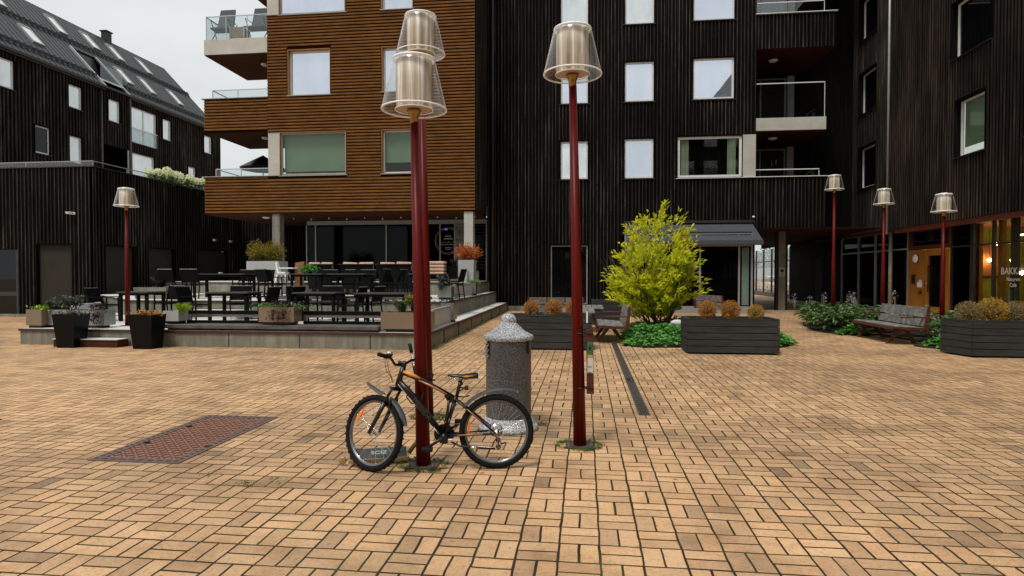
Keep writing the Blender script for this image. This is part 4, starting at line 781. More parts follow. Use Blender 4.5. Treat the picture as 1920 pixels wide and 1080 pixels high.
for x in (-11.0, -9.6, -7.85, -6.2, -4.6): b.box(x-.006, x+.006, 12.742, 12.75, 0, Z1-.06)
for y in (14.2, 16, 18, 20, 22.2, 24.6): b.box(-3.3-.0123*(y-12.75)-.01, -3.285-.0123*(y-12.75), y-.006, y+.006, 0, Z1-.06)
b.build('wall_joint', 'planter_gap', ter)
b = MB(); b.box(-11.8, -10.25, 12.38, 12.715, 0, .165); b.build('step_riser', 'soffit_wood', ter); b = MB(); b.box(-11.82, -10.23, 12.36, 12.715, .166, .182); b.build('step_tread', 'deck_concrete', ter)
b = MB(); b.box(-11.4, -9.6, 16.2, 16.86, Z1+.001, .60); b.box(-9.6+1.2, -7.7, 21.9, 22.46, Z2+.001, 1.08); b.pieces('inner_step', 'deck_concrete', ter)
pw = MB(); pw.prism([(-13.05,14.2),(-12.93,14.2),(-12.93,15.05),(-18.3,21.34),(-18.42,21.3),(-13.05,15.0)], Z1-.01, .86); pw.build('side_parapet', 'white_wall', ter)
# benches capping the walls
def wall_bench(x0, x1, y, z, lab):
    t_ = thing('terrace_bench', lab, 'bench', ((x0+x1)/2, y, z)); b = MB(); b.rbox(x0, x1, y-.06, y+.42, z+.035, z+.125, .012); b.build('seat', 'bench_top', t_)
    b = MB()
    n = max(2, int((x1-x0)/1.2)); [b.box(x0+.1+(x1-x0-.2)*k/n-.03, x0+.1+(x1-x0-.2)*k/n+.03, y+.05, y+.3, z-.0, z+.034) for k in range(n+1)]; b.pieces('leg', 'dark_metal', t_)
wall_bench(-9.45, -4.42, 12.80, Z1, 'long weathered bench slab along the front terrace wall'); wall_bench(-9.3, -4.4, 16.95, Z2, 'dark bench slab along the edge of the middle terrace step'); wall_bench(-9.2, -4.7, 22.55, Z3, 'bench slab along the edge of the top terrace step')
for (x0, x1, lab) in ((-9.2, -7.25, 'low black double rail at the front terrace edge, left of the small planter'), (-6.35, -4.42, 'low black double rail at the front terrace edge, between the two metal planters')):
    t_ = thing('terrace_rail', lab, 'railing', ((x0+x1)/2, 13.25, Z1)); b = MB(); b.rbox(x0, x1, 13.24, 13.28, .70, .79, .008); b.rbox(x0, x1, 13.24, 13.28, .44, .56, .008); b.build('rails', 'rail_black', t_); b = MB(); [b.box(x-.035, x+.035, 13.281, 13.33, Z1, .8) for x in (x0+.03, x1-.03)]; b.build('posts', 'brushed_metal', t_)
    b = MB(); b.box(x0+.08, x1-.08, 13.285, 13.295, .64, .695); b.build('mid_panel', 'grey_frame', t_)
def quadplanter(name, lab, poly, z0, z1, mat, foot='dark_metal', taper=0, rz=0, group=None, soil='soil'):
    cx = sum(p[0] for p in poly)/len(poly); cy = sum(p[1] for p in poly)/len(poly); t_ = thing(name, lab, 'planter', (cx, cy, z0), 0, group)
    inn = lambda k: [(cx+(x-cx)*k, cy+(y-cy)*k) for x, y in poly]
    b = MB(); n = len(poly); bot = inn(1-taper); top = poly; ins = inn(.9); zf = z0+(.06 if foot else 0)
    vs = [(x,y,zf) for x,y in bot]+[(x,y,z1) for x,y in top]+[(x,y,z1) for x,y in ins]+[(x,y,z1-.06) for x,y in ins]
    F = [tuple(range(n-1,-1,-1))]+[(k*n+i, k*n+(i+1)%n, (k+1)*n+(i+1)%n, (k+1)*n+i) for k in range(3) for i in range(n)]
    b.add(vs, F); b.build('tub', mat, t_)
    b = MB(); b.prism(inn(.895), z1-.07, z1-.05); b.build('soil', soil, t_)
    if foot: b = MB(); b.prism(inn(.82), z0, zf-.001); b.build('foot', foot, t_)
    return t_
rect = lambda x0, x1, y0, y1: [(x0,y0),(x1,y0),(x1,y1),(x0,y1)]
def plant(name, lab, c, kind, r, cat='plant', group=None):
    t_ = thing(name, lab, cat, c, 0, group); x, y, z = c; st = MB(); b = MB()
    if kind == 'spiky':
        for _ in range(95):
            a = r.uniform(0, 6.28); l = r.uniform(.35, .62); tl = r.uniform(.1, .75); d = Vector((math.cos(a)*tl, math.sin(a)*tl, 1)).normalized(); p0 = Vector((x+r.uniform(-.22,.22), y+r.uniform(-.15,.15), z)); p1 = p0+d*l
            st.tube([p0, p0+d*l*.5, p1], [.005,.004,.002], 3, cap=False, smooth=False)
            for k in range(26): q = p0+d*l*r.uniform(.15,1.0); b.leaf(q, (r.uniform(-1,1), r.uniform(-1,1), r.uniform(.0,1)), (0,0,1), .055, .018)
    elif kind == 'bush':
        for _ in range(16):
            a = r.uniform(0, 6.28); l = r.uniform(.18, .34); p0 = Vector((x+r.uniform(-.08,.08), y+r.uniform(-.08,.08), z)); d = Vector((math.cos(a)*.6, math.sin(a)*.6, 1)).normalized(); st.tube([p0, p0+d*l], [.006,.003], 4, cap=False)
            for k in range(22): q = p0+d*l*r.uniform(.3,1.1); b.leaf(q, (r.uniform(-1,1), r.uniform(-1,1), r.uniform(-.3,.8)), (0,0,1), .085, .045)
    elif kind == 'low':
        for _ in range(150): q = (x+r.gauss(0,.17), y+r.gauss(0,.08), z+r.uniform(-.01,.10)); b.leaf(q, (r.uniform(-1,1), r.uniform(-1,1), r.uniform(-.2,.9)), (0,0,1), .08, .04)
        st.tube([(x,y,z-.03),(x,y,z+.05)], .006, 4)
    elif kind == 'trail':
        for _ in range(17):
            a = r.uniform(0, 6.28); px, py, pz = x+r.uniform(-.15,.15), y-.02, z+.02; l = r.uniform(.1,.35); dx = r.uniform(-.8,.8)
            pts = [(px, py, pz), (px+dx*l*.3, py-.12, pz+.12), (px+dx*l*.6, py-.22, pz-.02-l*.3), (px+dx*l*.7, py-.26, pz-.1-l*.4)]; st.tube(pts, .003, 3, cap=False)
            for p in pts: 
                for k in range(4): b.leaf((p[0]+r.uniform(-.02,.02), p[1]+r.uniform(-.02,.02), p[2]+r.uniform(-.03,.03)), (r.uniform(-1,1), r.uniform(-1,.2), r.uniform(-1,.4)), (0,0,1), .08, .035)
    elif kind == 'tuft':
        for _ in range(70):
            a = r.uniform(0, 6.28); tl = r.uniform(.2,1.2); d = Vector((math.cos(a)*tl, math.sin(a)*tl, 1)).normalized(); b.leaf((x+r.uniform(-.04,.04), y+r.uniform(-.04,.04), z), d, (0,0,1), .26, .022, .5)
        st.tube([(x,y,z-.03),(x,y,z+.03)], .01, 4)
    return t_, b, st
def finish(tp, lm, sm='bark', fill=None):
    t_, b, st = tp
    if fill: leafcloud(b, (t_.location.x, t_.location.y, t_.location.z+fill[2]*.8), fill, int(2600*fill[0]*fill[2]*2), .09, .03, r, .9)
    b.build('leaves', lm, t_); st.build('stems', sm, t_)
r = random.Random(12)
quadplanter('planter_box', 'tan and steel planter box on the left front corner of the terrace', rect(-12.95,-12.55,12.85,13.3), Z1, .80, 'tan_metal')
quadplanter('planter_box', 'long pale metal planter box beside the terrace steps at far left', rect(-12.54,-11.08,13.0,13.35), Z1, .79, 'brushed_metal')
finish(plant('leafy_plant', 'grey-green leafy shrub rising above the far left planter', (-12.45,13.15,.74), 'bush', r), 'grey_leaf')
finish(plant('leafy_plant', 'second grey-green shrub behind the left tapered black pot', (-12.05,13.2,.80), 'bush', r), 'grey_leaf')
finish(plant('trailing_plant', 'dark trailing plant over the right end of the long pale planter', (-11.25,13.1,.76), 'trail', r), 'dark_leaf')
finish(plant('low_plant', 'bright green low plants in the corner planter box', (-12.7,13.05,.76), 'low', r), 'lime_leaf')
quadplanter('tapered_pot', 'tapered glossy black pot left of the terrace steps', rect(-11.62,-11.08,12.15,12.6), 0, .74, 'black_pot', None, .25)
quadplanter('tapered_pot', 'tapered glossy black pot right of the terrace steps', rect(-9.80,-9.24,12.15,12.62), 0, .745, 'black_pot', None, .24)
finish(plant('low_plant', 'grey low plants filling the left black pot', (-11.3,12.35,.70), 'low', r), 'grey_leaf'); finish(plant('low_plant', 'rusty small plants filling the right black pot', (-9.52,12.35,.70), 'low', r), 'copper_leaf')
finish(plant('grass_tuft', 'bright lime grass tuft behind the right black pot', (-9.05,12.9,.74), 'tuft', r), 'lime_leaf')
quadplanter('planter_box', 'small grey planter at the left end of the front bench', rect(-9.5,-9.12,12.85,13.2), Z1+.13, .79, 'grey_panel')
quadplanter('planter_box', 'small tan planter box in the middle of the front terrace edge', rect(-7.2,-6.38,12.85,13.25), Z1+.13, .89, 'tan_metal')
finish(plant('leafy_plant', 'green plant at the left in the middle tan planter', (-7.0,13.0,.84), 'low', r), 'ground_leaf'); finish(plant('trailing_plant', 'dark plum plant trailing over the middle tan planter', (-6.65,13.0,.88), 'trail', r), 'dark_leaf'); finish(plant('leafy_plant', 'green plant at the right in the middle tan planter', (-6.45,13.05,.84), 'low', r), 'hosta_leaf')
quadplanter('planter_box', 'long tan planter box on the right front corner of the terrace', rect(-4.38,-3.32,12.8,13.35), Z1+.01, .80, 'tan_metal')
finish(plant('leafy_plant', 'tall pale green shrub in the long tan planter beside the lamp post', (-3.98,13.1,.78), 'bush', r), 'hosta_leaf'); finish(plant('leafy_plant', 'leafy sprig standing high in the long tan planter', (-3.75,13.15,.88), 'bush', r), 'olive_leaf')
quadplanter('planter_box', 'shiny steel planter on the side wall of the lowest terrace step', rect(-3.72,-3.38,15.6,16.0), Z1+.01, .88, 'brushed_metal')
finish(plant('low_plant', 'dark red low plant in the shiny side planter', (-3.55,15.8,.85), 'low', r), 'dark_leaf')
quadplanter('planter_box', 'shiny steel planter on the side wall of the middle terrace step', rect(-4.42,-4.0,18.1,18.6), Z2+.01, 1.26, 'brushed_metal')
finish(plant('leafy_plant', 'dense grey leafy shrub on the side planter of the middle step', (-4.22,18.3,1.27), 'bush', r), 'grey_leaf'); finish(plant('leafy_plant', 'grey leaves hanging over the side planter of the middle step', (-4.3,18.15,1.14), 'bush', r), 'grey_leaf')
quadplanter('planter_box', 'dark planter on the side wall of the middle step near the building', rect(-4.25,-3.95,22.0,22.4), Z2+.01, 1.32, 'brushed_metal'); finish(plant('leafy_plant', 'small green plant in the side planter near the building', (-4.1,22.2,1.3), 'low', r), 'ground_leaf')
for (x0, y0, x1, y1, z, lab) in ((-3.42,13.45,-3.46,15.5,Z1,'frosted side screen between the two planters of the lowest step'), (-4.05,18.8,-4.08,21.9,Z2,'frosted side screen on the middle step'), (-4.4,22.6,-4.42,25.2,Z3,'frosted side screen on the top step')):
    t_ = thing('side_screen', lab, 'screen', (x0, y0, z)); b = MB(); b.bar((x0,y0,z+.43),(x1,y1,z+.43), .05, .05); b.bar((x0,y0,z+.04),(x1,y1,z+.04), .05, .04); b.bar((x0,y0,z),(x0,y0,z+.4), .05); b.bar((x1,y1,z),(x1,y1,z+.4), .05); b.build('frame', 'grey_panel', t_); b = MB(); b.bar((x0,y0+.03,z+.235),(x1,y1-.03,z+.235), .012, .34); b.build('panel', 'frosted_panel', t_)
quadplanter('tall_planter', 'tall pale square planter with the flame red shrub', rect(-4.75,-4.15,22.7,23.3), Z3, 2.17, 'grey_panel', None, .06); finish(plant('heather', 'flame red shrub in the tall planter beside the cafe column', (-4.45,23.0,2.13), 'spiky', r, 'shrub'), 'red_leaf', fill=(.58,.32,.40))
quadplanter('tall_planter', 'wide grey square planter with the olive feathery shrub', rect(-13.15,-11.85,22.6,23.4), Z2, 2.15, 'grey_panel', None, .0)
for k, (dx, lab) in enumerate(((-.38, 'left half of the olive feathery shrub in the wide grey planter'), (.3, 'right half of the olive feathery shrub in the wide grey planter'))): finish(plant('feathery_shrub', lab, (-12.5+dx,23.0,2.12), 'spiky', r, 'shrub'), 'olive_leaf', fill=(.46,.36,.50))
quadplanter('tub', 'weathered concrete tub with a dark plant at the left of the middle step', rect(-14.0,-12.9,17.6,18.4), Z2-.2, 1.22, 'concrete', 'dark_metal', .1); finish(plant('leafy_plant', 'dark leafy plant in the weathered concrete tub', (-13.4,18.0,1.18), 'bush', r), 'dark_leaf')
quadplanter('black_planter', 'small black planter with a plant beside the flame red shrub', rect(-5.2,-4.85,23.0,23.4), Z3, 1.95, 'black_pot', None, .0); finish(plant('leafy_plant', 'dark potted plant beside the flame red shrub', (-5.02,23.2,1.92), 'bush', r), 'dark_leaf')
# hydrangeas on the roof terrace
hy = []
for k, (y, dz) in enumerate(((25.1,0),(25.75,.1),(26.4,0.02),(27.05,.06),(27.7,.0),(28.3,.08),(28.9,.02))):
    t_ = thing('hydrangea', ['hydrangea with creamy heads at the left end of the roof terrace row', 'second hydrangea from the left on the roof terrace', 'third hydrangea from the left on the roof terrace', 'fourth hydrangea from the left on the roof terrace', 'fifth hydrangea from the left on the roof terrace', 'sixth hydrangea from the left on the roof terrace', 'hydrangea beside the amber block on the roof terrace'][k], 'shrub', (-19.0, y, 5.5), 0, 'hydrangeas on the roof terrace'); b = MB(); leafcloud(b, (-18.8,y,5.85), (.32,.36,.26), 200, .14, .09, r); b.build('leaves', 'hosta_leaf', t_)
    b = MB()
    for q in range(7): c = (-18.8+r.uniform(-.25,.3), y+r.uniform(-.32,.32), 5.98+r.uniform(-.05,.22)+dz); leafcloud(b, c, (.15,.15,.13), 110, .08, .07, r, .2)
    b.build('flower_heads', 'flower_white', t_)
# ================================================================ TERRACE FURNITURE
def make_chair():
    t_ = thing('armchair', 'x', 'chair', (0,0,0), 0, 'black armchairs on the cafe terrace')     # faces +x
    b = MB(); b.rbox(-.22,.22,-.24,.24,.42,.45,.008); b.build('seat', 'chair_mesh', t_, world=False)
    b = MB(); b.hexa([(-.24,-.25,.50),(-.24,.25,.50),(-.262,.25,.50),(-.262,-.25,.50)], [(-.33,-.25,.88),(-.33,.25,.88),(-.352,.25,.88),(-.352,-.25,.88)]); b.build('backrest', 'chair_mesh', t_, world=False)
    b = MB(); b.bar((-.345,-.265,.885),(-.345,.265,.885),.03,.016)
    b.build('top_rail', 'grey_frame', t_, world=False)
    for s in (-.265,.265):
        b = MB(); b.bar((.22,s,0),(.2,s,.63),.03,.03, up=(1,0,0)); b.build('leg', 'rail_black', t_, world=False)
        b = MB(); b.bar((-.28,s,0),(-.22,s,.45),.03,.03, up=(1,0,0)); b.bar((-.22,s,.45),(-.34,s,.885),.03,.03, up=(1,0,0)); b.build('leg', 'rail_black', t_, world=False)
        b = MB(); b.bar((-.27,s,.645),(.22,s,.645),.045,.022); b.build('armrest', 'rail_black', t_, world=False)
    for (p, q) in (((.2,-.25,.40),(.2,.25,.40)),((-.21,-.25,.40),(-.21,.25,.40)),((-.24,-.265,.12),(.21,-.265,.12)),((-.24,.265,.12),(.21,.265,.12))): b = MB(); b.bar(p, q, .02); b.build('stretcher', 'rail_black', t_, world=False)
    return t_
CH = make_chair(); CHT = tree_of(CH); first = [True]
def chair(x, y, z, deg, lab, s=1.):
    lab = 'black mesh armchair ' + lab
    if first[0]: first[0] = False; CH.location = (x,y,z); CH.rotation_euler = (0,0,R(deg)); CH['label'] = lab; return CH
    return dup(CH, CHT, (x,y,z), R(deg), lab, (1.05,1.05,1.05))
def table(x0, x1, y0, y1, z, lab, skew=0):
    t_ = thing('terrace_table', lab, 'table', ((x0+x1)/2,(y0+y1)/2,z), 0, 'dark tables on the cafe terrace'); h = .79; b = MB(); b.rbox(x0,x1,y0,y1,z+h-.035,z+h,.006); b.build('tabletop', 'table_top', t_)
    b = MB(); b.box(x0+.04,x1-.04,y0+.04,y0+.07,z+h-.1,z+h-.036); b.box(x0+.04,x1-.04,y1-.07,y1-.04,z+h-.1,z+h-.036); b.pieces('apron', 'rail_black', t_)
    for x in (x0+.04, x1-.11):
        for y in (y0+.04, y1-.11): b = MB(); b.box(x, x+.07, y, y+.07, z, z+h-.037); b.build('leg', 'rail_black', t_)
    return t_
table(-12.35,-11.45,14.9,15.7,Z1,'dark table nearest the left lamp post on the lowest step'); table(-9.75,-8.6,14.8,15.6,Z1,'dark table behind the small tan planter box'); table(-7.4,-6.25,14.8,15.6,Z1,'dark table in the middle of the lowest terrace step'); table(-5.7,-4.35,14.6,15.5,Z1,'dark table behind the long tan planter and lamp post')
table(-12.75,-10.9,18.6,19.4,Z2,'long dark table at the left of the middle step'); table(-9.4,-8.3,18.6,19.4,Z2,'dark table with a green plant behind it on the middle step'); table(-8.05,-6.75,18.4,19.2,Z2,'dark table in front of the middle booth'); table(-5.45,-4.35,18.5,19.3,Z2,'dark table at the right of the middle step beside the grey shrub')
chair(-12.85,15.1,Z1,10,'left of the table nearest the left lamp post'); chair(-11.75,16.15,Z1,-95,'behind the table nearest the left lamp post')
chair(-10.15,14.95,Z1,0,'nearest the rail, left of the small tan planter table'); chair(-9.6,16.05,Z1,-75,'behind the table behind the small tan planter'); chair(-8.3,15.0,Z1,178,'nearer one right of the small tan planter table'); chair(-7.98,15.75,Z1,172,'farther one right of the small tan planter table')
chair(-7.6,15.9,Z1,-20,'at the back left of the middle lowest table'); chair(-6.95,16.1,Z1,-80,'behind the middle table on the lowest step'); chair(-5.98,15.1,Z1,180,'nearer one right of the middle lowest table'); chair(-5.8,15.95,Z1,172,'farther one right of the middle lowest table')
chair(-13.05,18.2,Z2,80,'with its back to the viewer, leftmost on the middle step'); chair(-12.25,18.1,Z2,92,'with its back to the viewer, second from left on the middle step'); chair(-11.75,20.0,Z2,-85,'behind the long left table, its left one'); chair(-11.15,20.1,Z2,-95,'behind the long left table, its right one'); 
chair(-10.35,19.6,Z2,0,'between the two left tables, the farther one'); chair(-9.85,18.3,Z2,60,'with its back to the viewer left of the plant table'); chair(-8.75,20.0,Z2,-90,'behind the table with the green plant'); chair(-8.15,19.9,Z2,-120,'at the back corner of the plant table')
chair(-6.45,18.5,Z2,180,'nearer one right of the middle booth table'); chair(-6.2,19.4,Z2,175,'farther one right of the middle booth table'); chair(-7.4,20.0,Z2,-90,'between the middle booth and its table')
chair(-5.9,18.9,Z2,0,'left of the rightmost table on the middle step'); chair(-4.15,19.1,Z2,175,'right of the rightmost table on the middle step')
# booths
r = random.Random(3)
for k, (x0, x1) in enumerate(((-10.3,-9.33),(-8.98,-7.75),(-7.55,-6.3))):
    t_ = thing('booth_seat', ['dark booth sofa back with two cushions, left of three', 'dark booth sofa back with two cushions, middle of three', 'dark booth sofa back with two cushions, right of three'][k], 'sofa', ((x0+x1)/2,21.9,Z2), 0, 'dark booth seats on the terrace')
    b = MB(); b.hexa([(x0+.05,21.85,Z2+.22),(x1-.05,21.85,Z2+.22),(x1-.05,21.97,Z2+.22),(x0+.05,21.97,Z2+.22)], [(x0,21.7,1.98),(x1,21.7,1.98),(x1,21.8,1.98),(x0,21.8,1.98)]); b.build('backrest', 'booth_grey', t_); b = MB(); b.rbox(x0,x1,21.99,22.4,Z2+.3,Z2+.48,.03); b.build('seat', 'booth_grey', t_)
    b = MB(); [b.box(x-.03,x+.03,y-.03,y+.03,Z2,Z2+.29) for x in (x0+.1,x1-.1) for y in (22.1,22.3)]; b.pieces('leg', 'dark_metal', t_)
    b = MB(); b.box(x0-.05,x1+.05,21.62,21.95,1.985,2.015); b.build('ledge', 'soffit_wood', t_)
    for j in range(2):
        w = (x1-x0)/2; c = thing('cushion', ['pale peach cushion', 'pale peach cushion'][j]+' on the '+['left','middle','right'][k]+' booth, its '+['left','right'][j]+' one', 'cushion', (x0+w*(j+.5), 21.85, 2.04), 0, 'pale cushions leaning on the booths')
        b = MB(); b.hexa([(-w*.47,-.05,-.3),(w*.47,-.05,-.3),(w*.47,.10,-.3),(-w*.47,.10,-.3)], [(-w*.45,.08,.05+r.uniform(-.01,.02)),(w*.45,.08,.04+r.uniform(-.02,.02)),(w*.45,.19,.03),(-w*.45,.19,.04)]); cu = b.build('cover', 'cushion', c, world=False, bevel=.035)
for k in range(4):
    c = thing('seat_pad', 'terracotta seat pad, '+['bottom','second','third','top'][k]+' of the stack by the cafe door', 'cushion', (-5.6,22.9,1.62+k*.13), 0, 'stacked seat pads'); b = MB(); b.rbox(-.33+.02*r.random(),.33,-.25,.25,0,.115,.04); b.build('pad', 'cushion', c, world=False)
t_ = thing('serving_bench', 'low dark bench carrying the stacked seat pads', 'bench', (-5.6,22.9,Z3)); b = MB(); b.rbox(-6.05,-5.2,22.6,23.2,1.56,1.615,.01); b.build('top', 'table_top', t_); b = MB(); [b.box(x-.03,x+.03,y-.03,y+.03,Z3,1.559) for x in (-5.95,-5.3) for y in (22.7,23.1)]; b.pieces('leg', 'dark_metal', t_)
t_ = thing('potted_plant', 'green potted plant on the table left of the booths', 'plant', (-8.95,19.1,Z2+.79)); b = MB(); b.lathe([(0,0),(.09,0),(.11,.1),(.10,.1),(.09,.06),(0,.06)], (-8.95,19.1,Z2+.79), 14); b.build('pot', 'dark_metal', t_); b = MB(); leafcloud(b, (-8.95,19.1,Z2+.93), (.36,.22,.14), 260, .1, .06, r, .8); b.build('leaves', 'ground_leaf', t_)
hc = thing('high_chair', 'white plastic child high chair beside the cafe column', 'high chair', (-11.2,21.8,Z2)); b = MB(); b.hexa([(-11.4,21.65,1.62),(-11.08,21.65,1.62),(-11.08,21.95,1.62),(-11.4,21.95,1.62)],[(-11.4,21.62,1.72),(-11.05,21.62,1.72),(-11.05,21.98,1.72),(-11.4,21.98,1.72)])
b.hexa([(-11.42,21.66,1.7),(-11.34,21.66,1.7),(-11.34,21.94,1.7),(-11.42,21.94,1.7)],[(-11.5,21.7,2.08),(-11.44,21.7,2.08),(-11.44,21.9,2.08),(-11.5,21.9,2.08)]); b.build('seat', 'white_plastic', hc, bevel=.03); b = MB(); b.rbox(-11.3,-10.75,21.6,22.0,1.84,1.88,.015); b.build('tray', 'white_plastic', hc)
for (x, y) in ((-11.5,21.5),(-10.95,21.5),(-11.5,22.1),(-10.95,22.1)): b = MB(); b.tube([(x,y,Z2),(x*.6+(-11.22)*.4,y*.6+21.8*.4,1.63)], .018, 8); b.build('leg', 'white_plastic', hc)
mb_ = thing('menu_stand', 'brown wooden menu stand beside the high chair', 'menu stand', (-10.65,21.9,Z2)); b = MB(); b.hexa([(-10.85,21.9,Z2+.1),(-10.5,21.9,Z2+.1),(-10.5,21.95,Z2+.1),(-10.85,21.95,Z2+.1)],[(-10.85,22.0,2.07),(-10.5,22.0,2.12),(-10.5,22.05,2.12),(-10.85,22.05,2.07)]); b.build('board', 'menu_brown', mb_); b = MB(); [b.box(x,x+.04,21.85,22.25,Z2,Z2+.099) for x in (-10.84,-10.55)]; b.build('foot', 'dark_metal', mb_)
t_ = thing('ashtray', 'small blue ashtray on the long left table', 'ashtray', (-11.9,18.9,Z2+.79)); b = MB(); b.lathe([(0,0),(.06,0),(.07,.04),(.055,.04),(.05,.015),(0,.015)], (-11.9,18.9,Z2+.79), 14); b.build('bowl', 'frosted_panel', t_)
# ================================================================ STREET LAMPS
def lamp(x, y, zb, lab, lean=0., far=False, z0=0., s=1.):
    t_ = thing('street_lamp', lab, 'street lamp', (x,y,z0), 0, 'red street lamps with clear conical shades'); sg = 28 if not far else 16; H_ = zb-z0
    b = MB(); b.tube([(0,0,.014),(lean*.35,0,H_*.35),(lean*.97,0,H_-.10)], [.061*s,.052*s,.036*s], sg, cap=True); po = b.build('pole', 'lamp_red', t_, world=False)
    b = MB(); b.prism([(-.13,-.115),(.13,-.115),(.13,.115),(-.13,.115)], 0, .013); b.build('base_plate', 'anchor_plate', t_, world=False)
    if not far:
        for (dx, dy) in ((-.10,-.085),(.10,-.085),(-.10,.085),(.10,.085)): b = MB(); b.lathe([(0,.05),(.008,.05),(.008,.028),(.017,.027),(.017,.013),(0,.013)], (dx,dy,0), 6, smooth=False); b.build('anchor_bolt', 'steel', t_, world=False)
    L0 = (lean, 0, H_)
    b = MB(); b.lathe([(.030,-.115),(.036,-.11),(.036,-.06),(.052,-.02),(.060,.0),(.0,.0)], L0, sg); b.build('collar', 'brass', t_, world=False)
    hgt = .425
    b = MB(); b.lathe([(.262,.0),(.268,.012),(.182,hgt-.045),(.172,hgt-.015),(.155,hgt),(.12,hgt+.006),(.0,hgt+.008)], L0, 40 if not far else 24); sh = b.build('shade', 'shade_acrylic', t_, world=False)
    b = MB(); b.lathe([(.262,.001),(.153,.003)], L0, 40); b.build('bottom_disc', 'clear_glass', sh, world=False)
    rr = .0075 if not far else .010
    b = MB(); b.ring((L0[0],0,L0[2]+.006), .266, rr, 48, 8); b.build('bottom_rim', 'rim_acrylic', sh, world=False); b = MB(); b.ring((L0[0],0,L0[2]+hgt-.008), .166, rr*1.5, 48, 8)
    b.build('top_rim', 'rim_acrylic', sh, world=False)
    b = MB(); b.ring((L0[0],0,L0[2]+.004), .156, rr*.6, 40, 6); b.build('drum_ring', 'rim_acrylic', t_, world=False)
    b = MB(); b.lathe([(.150,.012),(.151,hgt*.55),(.148,hgt-.022),(.0,hgt-.02)], L0, 40); b.build('drum', 'drum', t_, world=False)
    b = MB(); b.lathe([(.0,.010),(.149,.011)], L0, 32); b.build('drum_base', 'drum_base', t_, world=False)
    b = MB(); b.lathe([(.085,hgt+.009),(.085,hgt+.028),(.0,hgt+.032)], L0, 24); b.build('cap', 'drum', t_, world=False)
    return t_
lamp(-1.345, 5.0, 2.97, 'red street lamp nearest the viewer, with the bicycle locked to it', -.07)
lamp(-1.75, 6.72, 4.06, 'tall red street lamp just behind the bicycle lamp, its shade the highest', -.075)
lamp(-.045, 5.755, 3.455, 'red street lamp with a white sticker box strapped to its pole', -.075, s=1.0)
lamp(-11.05, 13.7, 3.27, 'red street lamp on the left, by the black pots of the terrace steps', 0, True, Z1)
lamp(8.555, 15.9, 3.12, 'red street lamp between the bench and the right planter, in front of the oak door', 0, True)
lamp(7.47, 19.6, 4.18, 'tallest red street lamp of the right group, left of the bench', 0, True)
lamp(8.45, 18.65, 3.62, 'middle red street lamp of the right group, right behind the bench back', 0, True)
# box strapped to lamp
bx = thing('dispenser_box', 'dark red metal dispenser box with stickers strapped to the second lamp post', 'dispenser', (.03, 5.755, .48)); 
b = MB(); b.hexa([(.018,5.70,.50),(.085,5.70,.50),(.085,5.83,.50),(.018,5.83,.50)],[(.012,5.70,1.09),(.074,5.70,1.115),(.074,5.83,1.115),(.012,5.83,1.09)]); b.build('case', 'box_brown', bx, bevel=.004)
b = MB(); b.box(.022,.072,5.693,5.698,.865,.985); b.build('green_sticker', 'sticker_green', bx); b = MB(); b.box(.023,.073,5.693,5.698,.835,.864); b.build('gold_sticker', 'sticker_gold', bx); b = MB(); b.box(.024,.076,5.693,5.698,.695,.834); b.build('white_sticker', 'decal_white', bx)
b = MB(); b.box(.03,.062,5.6895,5.692,.752,.757); b.box(.03,.062,5.6895,5.692,.70,.705); [b.add([(.034+.004*k,5.6922,.90+.012*(k%3)),(.044+.003*k,5.6922,.90+.012*(k%3)),(.042+.003*k,5.6922,.93+.01*(k%3)),(.036+.003*k,5.6922,.94)], [(0,1,2,3)]) for k in range(6)]; b.build('print', 'decal_grey', bx)
b = MB(); [b.ring((-.04-.00,5.757,z), .058, .006, 24, 6) for z in (.55,1.06)]; [b.box(.012,.08,5.69,5.694,z-.006,z+.006) for z in (.55,1.055)]; b.build('strap', 'dark_metal', bx)
t_ = thing('wall_tag', 'small white label plate high on the second lamp post', 'sign', (-.005,5.70,1.2)); b = MB(); b.box(.012,.026,5.70,5.76,1.16,1.26); b.build('plate', 'white_plastic', t_)
# ================================================================ GRANITE BOLLARD
gr = thing('granite_pillar', 'squat round speckled granite pillar with a domed cap and hanging chain', 'pillar', (-.79,6.33,0))
b = MB(); b.lathe([(0,.0),(.305,.0),(.31,.03),(.298,.055),(.285,.06),(.262,.10),(.245,.135),(.0,.136)], (-.79,6.33,0), 48); b.build('foot', 'granite_light', gr)
b = MB(); b.lathe([(.0,.137),(.230,.137),(.234,.14),(.236,.15),(.236,.17),(.236,.35),(.236,.53),(.236,.54),(.2335,.5445),(.2335,.5455),(.236,.55),(.236,.56),(.236,.74),(.236,.90),(.236,.925),(.0,.925)], (-.79,6.33,0), 56); b.build('shaft', 'granite', gr)
b = MB(); b.lathe([(0,.926),(.24,.926),(.257,.94),(.259,.965),(.25,.98),(.225,.99),(.17,1.02),(.125,1.065),(.095,1.09),(.088,1.105),(.078,1.107),(.083,1.125),(.082,1.15),(.065,1.18),(.035,1.198),(.0,1.203)], (-.79,6.33,0), 48); b.build('cap', 'granite_light', gr)
b = MB()
for k in range(7): b.ring((-.985-.004,6.165,.92-.028*k), .013, .0045, 12, 6, 'y' if k%2 else 'x')
for k in range(6): b.ring((-1.005,6.175,.905-.028*k), .013, .0045, 12, 6, 'x' if k%2 else 'y')
b.build('chain', 'steel', gr); b = MB(); b.box(-.992,-.945,6.17,6.19,.79,.93); b.box(-.58,-.56,6.2,6.23,.80,.93); b.build('bracket', 'dark_metal', gr)
